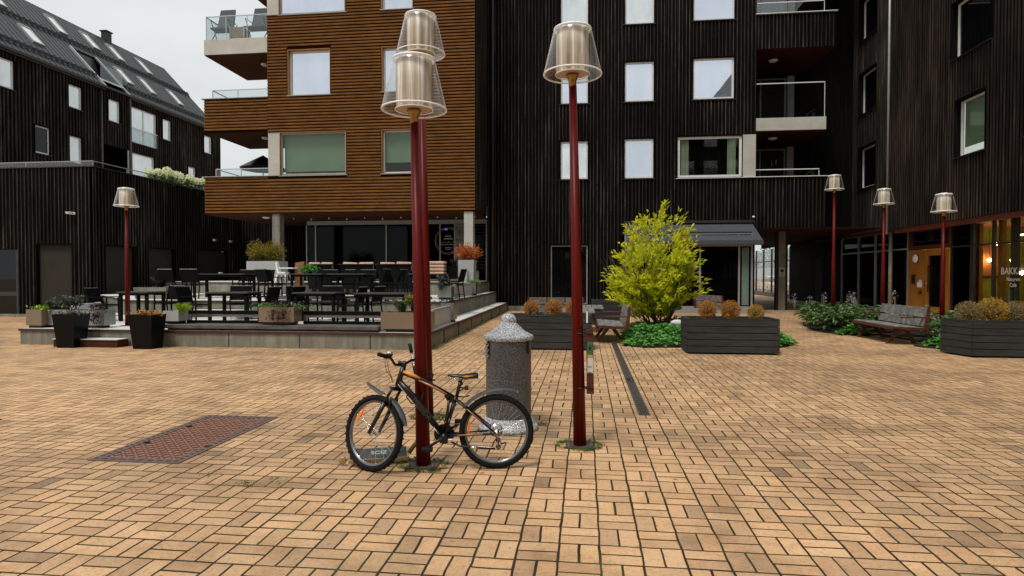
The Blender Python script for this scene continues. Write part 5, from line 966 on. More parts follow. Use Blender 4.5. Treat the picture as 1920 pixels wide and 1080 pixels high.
# ================================================================ DRAIN, MANHOLES
dr = thing('drain_channel', 'long slotted cast-iron drain channel set in the paving', 'drain', (.67,10.8,0))
b = MB(); x0, x1 = .615, .745
def drain(y0, y1):
    b.box(x0,x0+.018,y0,y1,-.01,.006); b.box(x1-.018,x1,y0,y1,-.01,.006); n = int((y1-y0)/.5)
    for k in range(5): xx = x0+.018+(x1-x0-.036)*(k+.5)/5; b.box(xx-.005,xx+.005,y0,y1,-.01,.005)
    for k in range(int((y1-y0)/.125)): b.box(x0+.018,x1-.018,y0+k*.125,y0+k*.125+.018,-.01,.0045)
drain(7.12,9.35); drain(9.62,14.6); b.box(x0,x0+.022,9.36,9.61,-.01,.005); b.box(x1-.05,x1-.03,9.36,9.61,-.01,.005); b.box(x0,x1,7.10,7.12,-.01,.006)
b.build('grating', 'drain_iron', dr); b = MB(); b.add([(x0,7.11,.0035),(x1,7.11,.0035),(x1,14.6,.0035),(x0,14.6,.0035)], [(0,1,2,3)]); b.build('slot', 'slot_black', dr)
mh = thing('manhole_cover', 'rusty rectangular cast-iron manhole cover with a raised stud pattern', 'manhole cover', (-3.85,5.64,0)); X0, X1, Y0_, Y1_ = -4.26,-3.42,4.79,6.5; w = .095
b = MB(); b.box(X0,X1,Y0_,Y0_+w,-.02,.009); b.box(X0,X1,Y1_-w,Y1_,-.02,.009); b.box(X0,X0+w,Y0_+w+.0005,Y1_-w-.0005,-.02,.009); b.box(X1-w,X1,Y0_+w+.0005,Y1_-w-.0005,-.02,.009)
b.k = 1
for k in range(24):
    yy = Y0_+.05+k*(Y1_-Y0_-.1)/23
    for xx in (X0+w/2, X1-w/2): b.add([(xx-.018,yy-.012,.0125),(xx+.018,yy-.012,.0125),(xx+.018,yy+.012,.0125),(xx-.018,yy+.012,.0125)], [(0,1,2,3)])
for k in range(8):
    xx = X0+.12+k*(X1-X0-.24)/7
    for yy in (Y0_+w/2, Y1_-w/2): b.add([(xx-.025,yy-.014,.0125),(xx+.025,yy-.014,.0125),(xx+.025,yy+.014,.0125),(xx-.025,yy+.014,.0125)], [(0,1,2,3)])
b.build('frame', ['iron_frame', 'frame_slot'], mh)
for j, (ya, yb) in enumerate(((Y0_+w+.006,(Y0_+Y1_)/2-.004),((Y0_+Y1_)/2+.004,Y1_-w-.006))):
    b = MB(); b.box(X0+w+.006,X1-w-.006,ya,yb,-.02,.004); n = 11; m = 12; lid = b.build('lid', 'cast_iron', mh); b = MB()
    for i in range(n):
        for k in range(m):
            xx = X0+w+.03+(X1-X0-2*w-.06)*i/(n-1); yy = ya+.03+(yb-ya-.06)*k/(m-1); a = R(35) if (i+k)%2 else R(-35); dx, dy = math.cos(a)*.027, math.sin(a)*.027; nx, ny = -math.sin(a)*.0105, math.cos(a)*.0105
            b.hexa([(xx-dx-nx,yy-dy-ny,.004),(xx+dx-nx,yy+dy-ny,.004),(xx+dx+nx,yy+dy+ny,.004),(xx-dx+nx,yy-dy+ny,.004)], [(xx-dx*.7-nx*.5,yy-dy*.7-ny*.5,.0095),(xx+dx*.7-nx*.5,yy+dy*.7-ny*.5,.0095),(xx+dx*.7+nx*.5,yy+dy*.7+ny*.5,.0095),(xx-dx*.7+nx*.5,yy-dy*.7+ny*.5,.0095)])
    b.build('studs', 'iron_stud', lid)
for x, y in ((X0+w+.03,5.35),(X0+w+.03,5.98),(X1-w+.03,5.3)): b = MB(); b.box(x-.03,x+.03,y-.014,y+.014,.0135,.0145); b.build('lift_hole', 'slot_black', mh)
m2 = thing('manhole_cover', 'grey manhole cover at the left edge of the picture', 'manhole cover', (-6.6,5.75,0)); b = MB(); b.box(-7.2,-6.44,5.68,6.02,-.02,.007); b.build('lid', 'grey_lid', m2); b = MB(); b.box(-7.25,-6.41,5.65,5.679,-.02,.010); b.box(-7.25,-6.41,6.021,6.05,-.02,.010); b.box(-6.439,-6.41,5.6795,6.0205,-.02,.010); b.build('frame', 'iron_frame', m2)
# ================================================================ WOODEN PLANTERS WITH BALL SHRUBS
def board_planter(poly, h, lab):
    cx = sum(p[0] for p in poly)/len(poly); cy = sum(p[1] for p in poly)/len(poly); t_ = thing('wooden_planter', lab, 'planter', (cx,cy,0), 0, 'dark grey boarded planters on the square'); n = len(poly)
    inn = lambda k: [(cx+(x-cx)*k, cy+(y-cy)*k) for x, y in poly]
    b = MB(); b.prism(inn(.975), .03, h-.1); b.build('liner', 'planter_gap', t_)
    nb = 5; bh = (h-.05)/nb
    for j in range(nb):
        z0 = .035+j*bh; b = MB()
        for i in range(n):
            p, q = Vector((*poly[i],0)), Vector((*poly[(i+1)%n],0)); b.bar(p+Vector((0,0,z0+bh/2-.005)), q+Vector((0,0,z0+bh/2-.005)), .034, bh-.013)
        b.build('board', 'planter_board', t_)
    b = MB(); o_ = inn(1.0); i_ = inn(.91)
    b.add([(x,y,h) for x,y in inn(1.012)]+[(x,y,h) for x,y in i_]+[(x,y,h-.02) for x,y in inn(1.012)]+[(x,y,h-.09) for x,y in i_], [(k, (k+1)%n, n+(k+1)%n, n+k) for k in range(n)]+[(2*n+k, 2*n+(k+1)%n, (k+1)%n, k) for k in range(n)]+[(n+k, n+(k+1)%n, 3*n+(k+1)%n, 3*n+k) for k in range(n)]); b.build('rim', 'planter_board', t_)
    b = MB(); b.prism(inn(.908), h-.12, h-.08); b.build('soil', 'soil', t_); return t_
board_planter(rect(-1.66,.13,13.08,13.85), .74, 'dark grey boarded planter behind the granite pillar, with rusty shrub balls')
board_planter(rect(2.075,3.85,12.78,13.6), .72, 'dark grey boarded planter in front of the glass shop, with three rusty shrub balls')
board_planter([(7.33,13.45),(7.47,12.85),(9.4,12.85),(9.4,13.65),(7.33,13.65)], .72, 'dark grey boarded planter with a cut corner at the right edge')
def ball_shrub(lm, seed):
    r = random.Random(seed); t_ = thing('ball_shrub', 'x', 'shrub', (0,0,0), 0, 'clipped shrub balls in the wooden planters'); b = MB()
    for _ in range(2300):
        a = r.uniform(0, 2*math.pi); z = r.uniform(-1, 1); q = math.sqrt(1-z*z); n = Vector((q*math.cos(a), q*math.sin(a), z)); k = r.uniform(.62, 1.0)*(1+.06*mnoise.noise(n*2.3+Vector((seed,0,0)))); p = n*k
        dr = (n*r.uniform(.3,1.4)+Vector((r.uniform(-1,1), r.uniform(-1,1), r.uniform(-.5,1)))*.7).normalized(); b.leaf(p, dr, n, .17*r.uniform(.6,1.3), .065*r.uniform(.7,1.3))
    b.build('foliage', lm, t_, world=False); b = MB(); b.ball((0,0,0), .5, 14, 10); b.tube([(0,0,-.4),(0,0,-1.15)], [.09,.11], 6); b.build('core', 'bark', t_, world=False); return t_
bs = [ball_shrub('copper_leaf', 4), ball_shrub('golden_leaf', 5), ball_shrub('tan_leaf', 6)]; bt = [tree_of(x) for x in bs]; used = [False]*3
def put(i, x, y, z, rad, lab, rz=0):
    if not used[i]: used[i] = True; o = bs[i]; o.location = (x,y,z); o.rotation_euler = (0,0,rz); o['label'] = lab; o.scale = (rad,)*3; return
    dup(bs[i], bt[i], (x,y,z), rz, lab, (rad,)*3)
put(0,-1.17,13.4,.87,.175,'rusty ball shrub at the left of the planter behind the granite pillar'); put(0,-.67,13.4,.88,.19,'rusty ball shrub in the middle of the planter behind the granite pillar',1.3); put(0,-.24,13.4,.88,.185,'rusty ball shrub half hidden by the second lamp post',2.2)
put(0,2.53,13.15,.88,.185,'rusty ball shrub at the left of the planter in front of the glass shop',.7); put(0,3.0,13.15,.88,.195,'rusty ball shrub in the middle of the planter in front of the glass shop',2.9); put(1,3.5,13.15,.83,.165,'golden ball shrub at the right of the planter in front of the glass shop')
put(2,7.62,13.25,.84,.23,'tan ball shrub at the left of the cut-corner planter'); put(1,8.02,13.2,.87,.275,'largest golden ball shrub in the middle of the cut-corner planter',1.); put(2,8.42,13.15,.84,.24,'tan ball shrub at the right edge of the picture',2.)
t_ = plant('low_plant', 'pale green tufts between the balls behind the granite pillar', (-.92,13.3,.66), 'low', random.Random(8)); finish(t_, 'grey_leaf')
# ================================================================ SEATS ON THE SQUARE
def park_bench(loc, deg, lab, L_=2.15):
    t_ = thing('park_bench', lab, 'bench', loc, R(deg), 'weathered timber benches with red metal frames')   # faces +x, seat along y
    b = MB(); 
    for k in range(4): x = .30-.165*k; b.rbox(x-.155, x, -L_/2, L_/2, .405-.012*k, .44-.012*k, .006)
    b.build('seat', 'weathered_wood', t_, world=False)
    b = MB()
    for j in range(3):
        y0 = -L_/2+j*L_/3+.014; y1 = -L_/2+(j+1)*L_/3-.014
        for (xa, za, xb, zb) in ((-.335,.43,-.37,.61),(-.374,.64,-.42,.86)):
            b.hexa([(xa,y0,za),(xa+.03,y0,za+.005),(xa+.03,y1,za+.005),(xa,y1,za)], [(xb,y0,zb),(xb+.03,y0,zb+.005),(xb+.03,y1,zb+.005),(xb,y1,zb)])
    b.build('backrest', 'weathered_wood', t_, world=False)
    for s in (-1, 1):
        y = s*(L_/2+.015); b = MB(); pr = [(.33,.385),(.33,.42),(-.33,.40),(-.41,.88),(-.46,.88),(-.42,.34),(.0,.34)]
        n = len(pr); P = [(x,y-.014,z) for x,z in pr]+[(x,y+.014,z) for x,z in pr]; b.add(P, [tuple(range(n)), tuple(range(2*n-1,n-1,-1))]+[(i,n+i,n+(i+1)%n,(i+1)%n) for i in range(n)]); b.build('side_frame', 'bench_red', t_, world=False)
        for (xa, xb) in ((.05,.30),(-.05,-.30)): b = MB(); b.hexa([(xb-.035,s*(L_/2-.32)-.03,0),(xb+.035,s*(L_/2-.32)-.03,0),(xb+.035,s*(L_/2-.32)+.03,0),(xb-.035,s*(L_/2-.32)+.03,0)], [(xa-.05,s*(L_/2-.22)-.03,.36),(xa+.05,s*(L_/2-.22)-.03,.36),(xa+.05,s*(L_/2-.22)+.03,.36),(xa-.05,s*(L_/2-.22)+.03,.36)]); b.build('leg', 'bench_red', t_, world=False)
        b = MB(); b.rbox(-.40,.14,s*(L_/2-.05)-.035,s*(L_/2-.05)+.035,.615,.645,.006); b.build('armrest', 'bench_red', t_, world=False)
    b = MB(); b.bar((0.32,-L_/2,.375),(.32,L_/2,.375),.05,.05); b.bar((0,-L_/2+.2,.35),(0,L_/2-.2,.35),.05); b.build('rail', 'bench_red', t_, world=False); return t_
park_bench((7.34,16.05,0), 180, 'weathered bench with red metal frame in front of the broad-leaved plants on the right')
park_bench((.60,15.45,0), 180, 'weathered bench with red metal frame beside the green ground cover, left of the yellow shrub', 1.9)
park_bench((-.95,20.6,0), 90, 'farther bench with its back to the black wall, behind the rusty shrub balls', 1.8)
park_bench((4.9,23.5,0), 20, 'red framed bench standing before the shop window, behind the rusty shrub balls', 1.9)
def ptable(x0, x1, y0, y1, z, lab):
    t_ = thing('picnic_table', lab, 'table', ((x0+x1)/2,(y0+y1)/2,0), 0, 'weathered timber tables beside the lamp'); b = MB(); n = 5; w = (x1-x0)/n
    for k in range(n): b.rbox(x0+k*w+.006, x0+(k+1)*w-.006, y0, y1, z-.035, z, .005)
    b.build('tabletop', 'weathered_wood', t_)
    for y in (y0+.3, y1-.3): b = MB(); b.bar((x0+.12,y,0),((x0+x1)/2-.05,y,z-.09),.06,.05,up=(0,1,0)); b.bar((x1-.12,y,0),((x0+x1)/2+.05,y,z-.09),.06,.05,up=(0,1,0)); b.box(x0+.08,x1-.08,y-.03,y+.03,z-.09,z-.036); b.build('leg', 'bench_red', t_)
ptable(-.62,.24,14.45,16.35,.74,'weathered slatted table nearest the second lamp post'); ptable(-.3,.52,17.0,18.8,.70,'farther dark slatted table beside the black planter box')
b_ = thing('wooden_planter', 'low black boarded planter box behind the benches, left of the yellow shrub', 'planter', (.75,20.2,0)); b = MB(); b.box(.25,1.3,19.9,20.6,.02,.78); b.build('liner', 'planter_gap', b_)
for k in range(5): b = MB(); b.rbox(.22,1.33,19.86,19.895,.04+k*.16,.185+k*.16,.006); b.rbox(.215,.249,19.9,20.6,.04+k*.16,.185+k*.16,.006); b.build('board', 'planter_board', b_)
# ================================================================ YELLOW SHRUB AND GROUND COVER
r = random.Random(77)
tr = thing('yellow_shrub', 'large bright yellow-green leafy shrub in the bed before the shop awning', 'shrub', (1.95,17.0,0))
lv = MB(); br = MB(); c0 = Vector((1.95,17.0,.25)); tips = []
def limb(p, d, l, rad, depth):
    n = 4; pts = [p.copy()]; q = p.copy(); dd = d.copy()
    for k in range(n): dd = (dd+Vector((r.uniform(-.18,.18), r.uniform(-.18,.18), r.uniform(-.02,.14)))).normalized(); q = q+dd*l/n; pts.append(q.copy())
    br.tube(pts, [rad*(1-.16*k) for k in range(n+1)], 6, cap=False)
    for k in range(1, n+1):
        if depth > 0:
            for _ in range(2 if k < n else 3): 
                nd = (dd+Vector((r.uniform(-1,1), r.uniform(-1,1), r.uniform(-.25,.7)))*.85).normalized(); limb(pts[k], nd, l*r.uniform(.38,.6), rad*.5, depth-1)
        else: tips.append((pts[k], dd))
    if depth <= 1:
        for k in range(1, n+1): tips.append((pts[k], dd))
for k in range(11):
    a = k*2.4+r.uniform(-.3,.3); t = r.uniform(.1,1.05) if k else .05
    limb(c0+Vector((math.cos(a)*.12, math.sin(a)*.12, -.2)), Vector((math.cos(a)*t, math.sin(a)*t, 1)).normalized(), r.uniform(1.15,1.6), .028, 2)
def inside(p):   # lobed outline
    z = p.z; 
    if z < .25 or z > 3.4: return False
    prof = [(.25,.30),(.5,.62),(.8,.88),(1.1,.98),(1.6,.92),(2.1,.84),(2.6,.80),(2.85,.66),(3.0,.36),(3.3,.10)]
    for (za, ra), (zb, rb) in zip(prof[:-1], prof[1:]):
        if za <= z <= zb: R_ = ra+(rb-ra)*(z-za)/(zb-za)
    d = Vector((p.x-1.84-.05*(z-1.5), p.y-17.0)); a = math.atan2(d.y, d.x); return d.length < R_*(1+.5*mnoise.noise(Vector((math.cos(a)*1.9, math.sin(a)*1.9, z*2.1)))) and mnoise.noise(Vector((p.x*2.6, p.y*2.6, p.z*3.2))) > -.13
def sprig(p, d, n):
    for _ in range(n): 
        q = p+d*r.uniform(-.04,.12)+Vector((r.gauss(0,.035), r.gauss(0,.035), r.gauss(0,.03))); out = Vector((p.x-1.95, p.y-17, .3)).normalized(); dr = (d*.6+out*.5+Vector((r.uniform(-1,1), r.uniform(-1,1), r.uniform(-.4,.9)))*.9).normalized()
        lv.leaf(q, dr, Vector((r.uniform(-.5,.5), r.uniform(-.5,.5), 1)), r.uniform(.12,.19), r.uniform(.055,.08), .3)
cnt = 0
for p, d in tips:
    if inside(p) and Vector((p.x-1.95,p.y-17,(p.z-1.5)*.5)).length > .45: sprig(p, d, 3); cnt += 1
# outer shoots fill the crown
for _ in range(900):
    a = r.uniform(0, 6.283); z = r.uniform(.28,3.1); q = Vector((1.84+math.cos(a)*r.random()**.5*1.15, 17+math.sin(a)*r.random()**.5*1.2, z))
    if not inside(q): continue
    out = Vector((q.x-1.95, q.y-17, .55)).normalized(); p1 = q+out*r.uniform(.10,.3); br.tube([q-out*.15, q, p1], [.005,.004,.002], 3, cap=False)
    for t in (0,.4,.8,1.1): sprig(q+(p1-q)*t, out, 2)
for (dx, dz) in ((-.78,2.55),(-.6,2.75),(.25,3.2),(.32,3.35),(.18,3.0),(.95,2.6),(1.05,2.45),(1.2,1.9),(-1.25,1.6),(-1.35,1.45),(-1.2,1.75),(1.25,1.5),(1.3,1.1),(-1.3,.95),(0,2.95),(-.3,2.9),(.85,2.8)):
    q = Vector((1.86+dx*.78, 17+r.uniform(-.3,.2), dz-.05)); out = Vector((dx*.25, 0, 1)).normalized() if dz > 2.2 else Vector((dx, 0, .35)).normalized(); br.tube([q-out*.35, q, q+out*.2], [.006,.005,.002], 3, cap=False)
    for t in (-.3,-.2,-.1,0,.1,.2): sprig(q+out*t, out, 4)
lv.build('leaves', 'yellow_leaf', tr); br.build('branches', 'bark', tr)
def bed(name, poly, h, mat, n, lw, kind='cover', label=None):
    xs = [p[0] for p in poly]; ys = [p[1] for p in poly]
    def inp(x, y):
        c = False; j = len(poly)-1
        for i in range(len(poly)):
            if (poly[i][1] > y) != (poly[j][1] > y) and x < (poly[j][0]-poly[i][0])*(y-poly[i][1])/(poly[j][1]-poly[i][1])+poly[i][0]: c = not c
            j = i
        return c
    def edge(x, y):
        m = 9
        for i in range(len(poly)):
            a = Vector(poly[i]); b2 = Vector(poly[(i+1)%len(poly)]); ab = b2-a; t = max(0, min(1, (Vector((x,y))-a).dot(ab)/ab.length_squared)); m = min(m, (Vector((x,y))-a-ab*t).length)
        return m
    b = MB()
    while n > 0:
        x, y = r.uniform(min(xs), max(xs)), r.uniform(min(ys), max(ys))
        if not inp(x, y): continue
        e = min(1, edge(x, y)/.45); hz = h*(.25+.75*e)*(.75+.5*mnoise.noise(Vector((x*1.3, y*1.3, 0)))); z = hz*r.uniform(.45,1.05); n -= 1
        a = r.uniform(0, 6.283); t = r.uniform(-.35,.35); b.leaf((x, y, max(.01,z)), (math.cos(a), math.sin(a), t), (r.uniform(-.4,.4), r.uniform(-.4,.2), 1), lw[0]*r.uniform(.7,1.3), lw[1]*r.uniform(.7,1.3), .3)
    o = b.build(name, mat); tag(o, kind='stuff'); 
    if label: tag(o, label, 'plants')
    return o
pg_ = [(.85,14.0),(1.25,13.72),(2.1,13.85),(4.3,14.1),(4.75,14.6),(4.9,15.6),(3.9,17.6),(2.6,18.6),(1.3,18.4),(1.05,17.2),(.98,15.6)]
bed('ground_cover', pg_, .42, 'ground_leaf', 7500, (.11,.085), label='dense green ground cover leaves around the yellow shrub')
s_ = MB(); s_.prism([(x*.98+.05, y) for x, y in reversed(pg_)][::-1], .002, .05); tag(s_.build('soil', 'soil'), kind='structure')
hp = [(6.75,17.6),(7.0,17.05),(7.75,17.3),(8.0,15.0),(7.35,14.75),(7.4,14.45),(7.75,14.2),(9.3,14.2),(9.6,16.5),(9.3,19.5),(8.6,21.4),(7.3,21.6),(6.9,20.5),(6.55,18.6)]
s_ = MB(); s_.prism(hp[::-1] if False else hp, .002, .04); tag(s_.build('soil', 'soil'), kind='structure')
hb = MB(); hl = MB()
def inp2(x, y, poly=hp):
    c = False; j = len(poly)-1
    for i in range(len(poly)):
        if (poly[i][1] > y) != (poly[j][1] > y) and x < (poly[j][0]-poly[i][0])*(y-poly[i][1])/(poly[j][1]-poly[i][1])+poly[i][0]: c = not c
        j = i
    return c
n = 0
while n < 190:
    x, y = r.uniform(6.5, 9.6), r.uniform(14.2, 21.6)
    if not inp2(x, y) or (14.75 < y < 17.5 and x < 8.05): continue
    n += 1; h = r.uniform(.38,.74)
    for k in range(17):
        a = r.uniform(0, 6.283); l = r.uniform(.12,.3); p0 = Vector((x+math.cos(a)*l*.6, y+math.sin(a)*l*.6, h*r.uniform(.45,1.))); d = Vector((math.cos(a), math.sin(a), r.uniform(-.35,.45))); m = hb
        L2, w2 = r.uniform(.16,.24), r.uniform(.09,.13); d.normalize(); sx = d.cross(Vector((0,0,1))).normalized(); up = sx.cross(d)
        m.add([p0, p0+d*L2*.35+sx*w2*.5+up*.02, p0+d*L2*.35-up*.012, p0+d*L2*.35-sx*w2*.5+up*.02, p0+d*L2*.75+sx*w2*.3+up*.005, p0+d*L2*.75-up*.015, p0+d*L2*.75-sx*w2*.3+up*.005, p0+d*L2-up*.05], [(0,1,2),(0,2,3),(1,4,5,2),(2,5,6,3),(4,7,5),(5,7,6)])
tag(hb.build('hosta_bed', 'hosta_leaf'), 'mass of broad grey-green leaves around the right bench and lamps', 'plants', kind='stuff')
bed('ground_cover', [(7.7,14.1),(9.2,14.1),(9.2,15.3),(7.9,15.2),(7.5,14.6)], .42, 'ground_leaf', 1100, (.13,.10), label='bright green leaves between the right bench and the cut-corner planter')
bed('ground_cover', [(6.75,17.2),(7.4,16.9),(7.6,17.8),(6.9,18.2)], .35, 'ground_leaf', 450, (.11,.09), label='bright green leaves at the left front of the broad-leaved bed')
for k, (x, y, h) in enumerate(((6.9,21.3,.95),(7.25,21.0,.9),(7.6,20.6,1.0),(8.2,20.2,1.05),(8.0,19.4,.9),(8.9,19.0,1.1),(8.55,20.8,1.0))):
    t_ = thing('flower_stalk', 'tall faded flower stalk '+['at the far left of the broad-leaved bed','second from left in the broad-leaved bed','just left of the tallest lamp','right of the tallest lamp','behind the bench armrest','between the bench and the oak door','rising behind the middle lamp'][k], 'flower', (x,y,0), 0, 'flower stalks in the bed'); b = MB()
    for q in range(3): xx = x+r.uniform(-.1,.1); b.tube([(xx,y,.2),(xx+r.uniform(-.05,.05),y,h*r.uniform(.85,1))], .005, 4)
    b.build('stalk', 'tan_leaf', t_); b = MB(); [b.leaf((x+r.gauss(0,.04), y+r.gauss(0,.03), h*r.uniform(.72,1.03)), (r.uniform(-1,1), r.uniform(-1,1), .5), (0,0,1), .05, .03) for _ in range(34)]; b.build('flower', 'flower_lilac', t_)
st = thing('boulder', 'pale boulder lying under the yellow shrub', 'stone', (2.35,16.0,.3)); b = MB(); b.ball((2.3,15.75,.40), (.17,.12,.09), 10, 7); b.build('stone', 'stone_pale', st)
# moss and weeds along edges
b = MB(); r = random.Random(31)
def tuftat(x, y, n, s, h):
    for _ in range(n): a = r.uniform(0, 6.283); q = (x+r.gauss(0,s), y+r.gauss(0,s*.8), r.uniform(0,h)); b.leaf(q, (math.cos(a), math.sin(a), r.uniform(.1,1.2)), (0,0,1), r.uniform(.012,.028), r.uniform(.006,.013))
for (x, y) in ((-1.345,5.0),(-.045,5.755),(-1.75,6.72)):
    for _ in range(60): a = r.uniform(0,6.283); q = r.uniform(.17,.23); tuftat(x+math.cos(a)*q*.95, y+math.sin(a)*q*.8, 11, .016, .010)
for _ in range(240):
    y = r.uniform(12.8,27); tuftat(-3.27-.012*(y-12.75), y, 4, .03, .05)
for _ in range(60): tuftat(r.uniform(-10,-3.4), 12.73, 3, .03, .015)
for (x, y, n) in ((-3.23,13.0,200),(-3.24,14.3,140),(-3.26,15.6,120),(-3.28,17.2,120),(-9.2,12.66,90),(-2.55,4.35,60),(-2.35,4.45,30),(-.45,6.5,60),(.8,7.0,40),(-2.95,4.55,20)): tuftat(x, y, n, .035 if n < 70 else .06, .03 if n < 70 else .12)
tag(b.build('moss', 'moss_leaf'), 'moss and small weeds in the paving joints and along the terrace wall', 'moss', kind='stuff')
# ================================================================ BICYCLE  (local x forward, y left side towards viewer, z up)
bike = thing('bicycle', 'black and orange junior mountain bike leaning against the nearest red lamp post', 'bicycle', (-.72,5.0,0), math.atan2(-.192,-.981))
RW_ = .308
TOP, BOT = Vector((.764,0,.853)), Vector((.812,0,.705)); ax = (TOP-BOT).normalized(); DEL = R(-37)
ST = Matrix.Translation(TOP) @ Matrix.Rotation(DEL, 4, ax) @ Matrix.Translation(-TOP)
def bk_(mb, n, m, par=None, **k): return mb.build(n, m, par or bike, world=False, **k)
def wheel(name, c, xf, rear):
    y0 = 0; t = MB(xf); t.lathe([(RW_-.045,-.017),(RW_-.032,-.024),(RW_-.014,-.0245),(RW_-.004,-.016),(RW_,-.006),(RW_,.006),(RW_-.004,.016),(RW_-.014,.0245),(RW_-.032,.024),(RW_-.045,.017)], c, 64, axis='y', close=True)
    for k in range(72):
        a = 2*math.pi*k/72
        for yy in ((-.017,.017) if k%2 else (-.006,.006)):
            p = Vector(c)+Vector((math.cos(a)*(RW_-.003), yy, math.sin(a)*(RW_-.003))); d = Vector((math.cos(a), 0, math.sin(a))); tt = Vector((-math.sin(a), 0, math.cos(a))); t.hexa([p-tt*.008+Vector((0,-.005,0)), p+tt*.008+Vector((0,-.005,0)), p+tt*.008+Vector((0,.005,0)), p-tt*.008+Vector((0,.005,0))], [q+d*.0035 for q in (p-tt*.007+Vector((0,-.004,0)), p+tt*.007+Vector((0,-.004,0)), p+tt*.007+Vector((0,.004,0)), p-tt*.007+Vector((0,.004,0)))])
    wh = bk_(t, name, 'rubber')
    t = MB(xf); t.lathe([(RW_-.062,-.009),(RW_-.045,-.0125),(RW_-.038,-.012),(RW_-.038,.012),(RW_-.045,.0125),(RW_-.062,.009)], c, 64, axis='y', close=True); t.build('rim', 'rim_metal', wh, world=False)
    t = MB(xf); t.ring(c, RW_-.0605, .0028, 64, 6, 'y'); t.build('rim_edge', 'chrome', wh, world=False)
    t = MB(xf); t.lathe([(0,-.05),(.012,-.05),(.012,-.034),(.024,-.033),(.024,-.029),(.013,-.027),(.013,.027),(.024,.029),(.024,.033),(.012,.034),(.012,.05),(0,.05)], c, 20, axis='y'); t.build('hub', 'chrome', wh, world=False)
    t = MB(xf)
    for k in range(32):
        a = 2*math.pi*k/32; sy = -.030 if k%2 else .030; off = .42 if (k//2)%2 else -.42; t.tube([Vector(c)+Vector((math.cos(a+off)*.022, sy, math.sin(a+off)*.022)), Vector(c)+Vector((math.cos(a)*(RW_-.058), 0, math.sin(a)*(RW_-.058)))], .00115, 4, cap=False)
    t.build('spokes', 'chrome', wh, world=False)
    if rear:
        t = MB(xf)
        for rr, yy in ((.055,-.036),(.046,-.040),(.038,-.044),(.030,-.048)): t.lathe([(0,yy-.0012),(rr,yy-.0012),(rr,yy+.0012),(0,yy+.0012)], c, 28, axis='y')
        t.build('sprockets', 'steel', wh, world=False)
    return wh
IDM = Matrix.Identity(4); HUB = Vector((1.03,0,RW_))
wr_ = wheel('rear_wheel', (.005,0,RW_), IDM, True); wf_ = wheel('front_wheel', tuple(HUB), ST, False)
b = MB(IDM); p = Vector((.335,-.0,.33)); b.hexa([(.225,.010,.27),(.245,.010,.27),(.245,.016,.27),(.225,.016,.27)],[(.225,.010,.40),(.238,.010,.40),(.238,.016,.40),(.225,.016,.40)]) ; b.build('reflector', 'reflector_orange', wr_, world=False)
b = MB(ST); b.bar(HUB+Vector((.195,.012,.085)), HUB+Vector((.12,.012,.185)), .006, .022); b.build('reflector', 'reflector_orange', wf_, world=False)
BB = Vector((.437,0,.285)); STT = Vector((.337,0,.606)); RA = Vector((.02,0,RW_))
b = MB(); b.tube([BOT+(BOT-TOP).normalized()*-.0, TOP], .023, 14); b.tube([(.775,0,.81),(.60,0,.735),(.36,0,.60)], [.022,.019,.016], 12); b.tube([(.800,0,.735),(.70,0,.62),(.455,0,.30)], [.024,.027,.024], 14); b.tube([BB, STT], .018, 12); b.lathe([(0,-.036),(.023,-.036),(.023,.036),(0,.036)], BB, 16, axis='y')
for s in (-1, 1): b.tube([(.345,s*.015,.585),(.24,s*.038,.50),(.03,s*.058,.32)], [.010,.010,.008], 8); b.tube([(.42,s*.028,.287),(.25,s*.045,.294),(.03,s*.058,.302)], [.012,.010,.008], 8)
fr_ = bk_(b, 'frame', 'bike_black')
b = MB(); b.tube([(.765,.0115,.815),(.70,.0115,.789),(.63,.0105,.758)], [.012,.0175,.009], 10); b.build('orange_panel', 'bike_orange', fr_, world=False)
b = MB(); b.tube([(.64,.011,.745),(.50,.010,.675),(.38,.009,.607)], [.009,.0115,.008], 8); b.build('copper_stripe', 'copper', fr_, world=False); b = MB(); b.tube([(.33,.046,.2935),(.12,.060,.301)], .0055, 6); b.tube([(.25,.0475,.507),(.12,.055,.40)], .004, 5); b.build('copper_stripe', 'copper', fr_, world=False)
b = MB(); b.tube([(.812,.020,.718),(.79,.022,.692),(.755,.024,.65)], .003, 5); b.tube([(.52,.0255,.355),(.48,.024,.305)], .003, 5); b.build('white_stripe', 'white_plastic', fr_, world=False)
# down-tube lettering, reads from the head tube towards the cranks
dx = Vector((-.245,0,-.32)).normalized(); up = Vector((-dx.z,0,dx.x))*1; nrm = Vector((0,1,0)); up = nrm.cross(dx)
M_ = Matrix(((dx.x,up.x,nrm.x,.615),(dx.y,up.y,nrm.y,.0265),(dx.z,up.z,nrm.z,.508),(0,0,0,1)))
tx = text_obj('lettering', 'MERIDA', .062, 'decal_grey', fr_, M_, .0012)
b = MB(ST); CR = BOT+(BOT-TOP).normalized()*.035
b.tube([BOT, CR], .017, 10); b.bar(CR+Vector((0,-.062,0)), CR+Vector((0,.062,0)), .035, .03)
for s in (-1, 1): 
    a0 = CR+Vector((0,s*.055,0)); a2 = HUB+Vector((0,s*.058,0)); a1 = a0+(a2-a0)*.33; b.tube([a0, a1], .013, 10); b.tube([a1-(a2-a0)*.02, a2], [.019,.015], 12)
fk = bk_(b, 'fork', 'bike_black'); b = MB(ST); b.bar(CR+(HUB-CR)*.34+Vector((0.0,-.066,0)), CR+(HUB-CR)*.34+Vector((0.0,.066,0)), .028, .03); [b.tube([CR+Vector((.02,s*.045,-.08)), CR+Vector((.03,s*.03,-.15))], .010, 8) for s in (-1,1)]; b.build('brake', 'bike_black', fk, world=False)
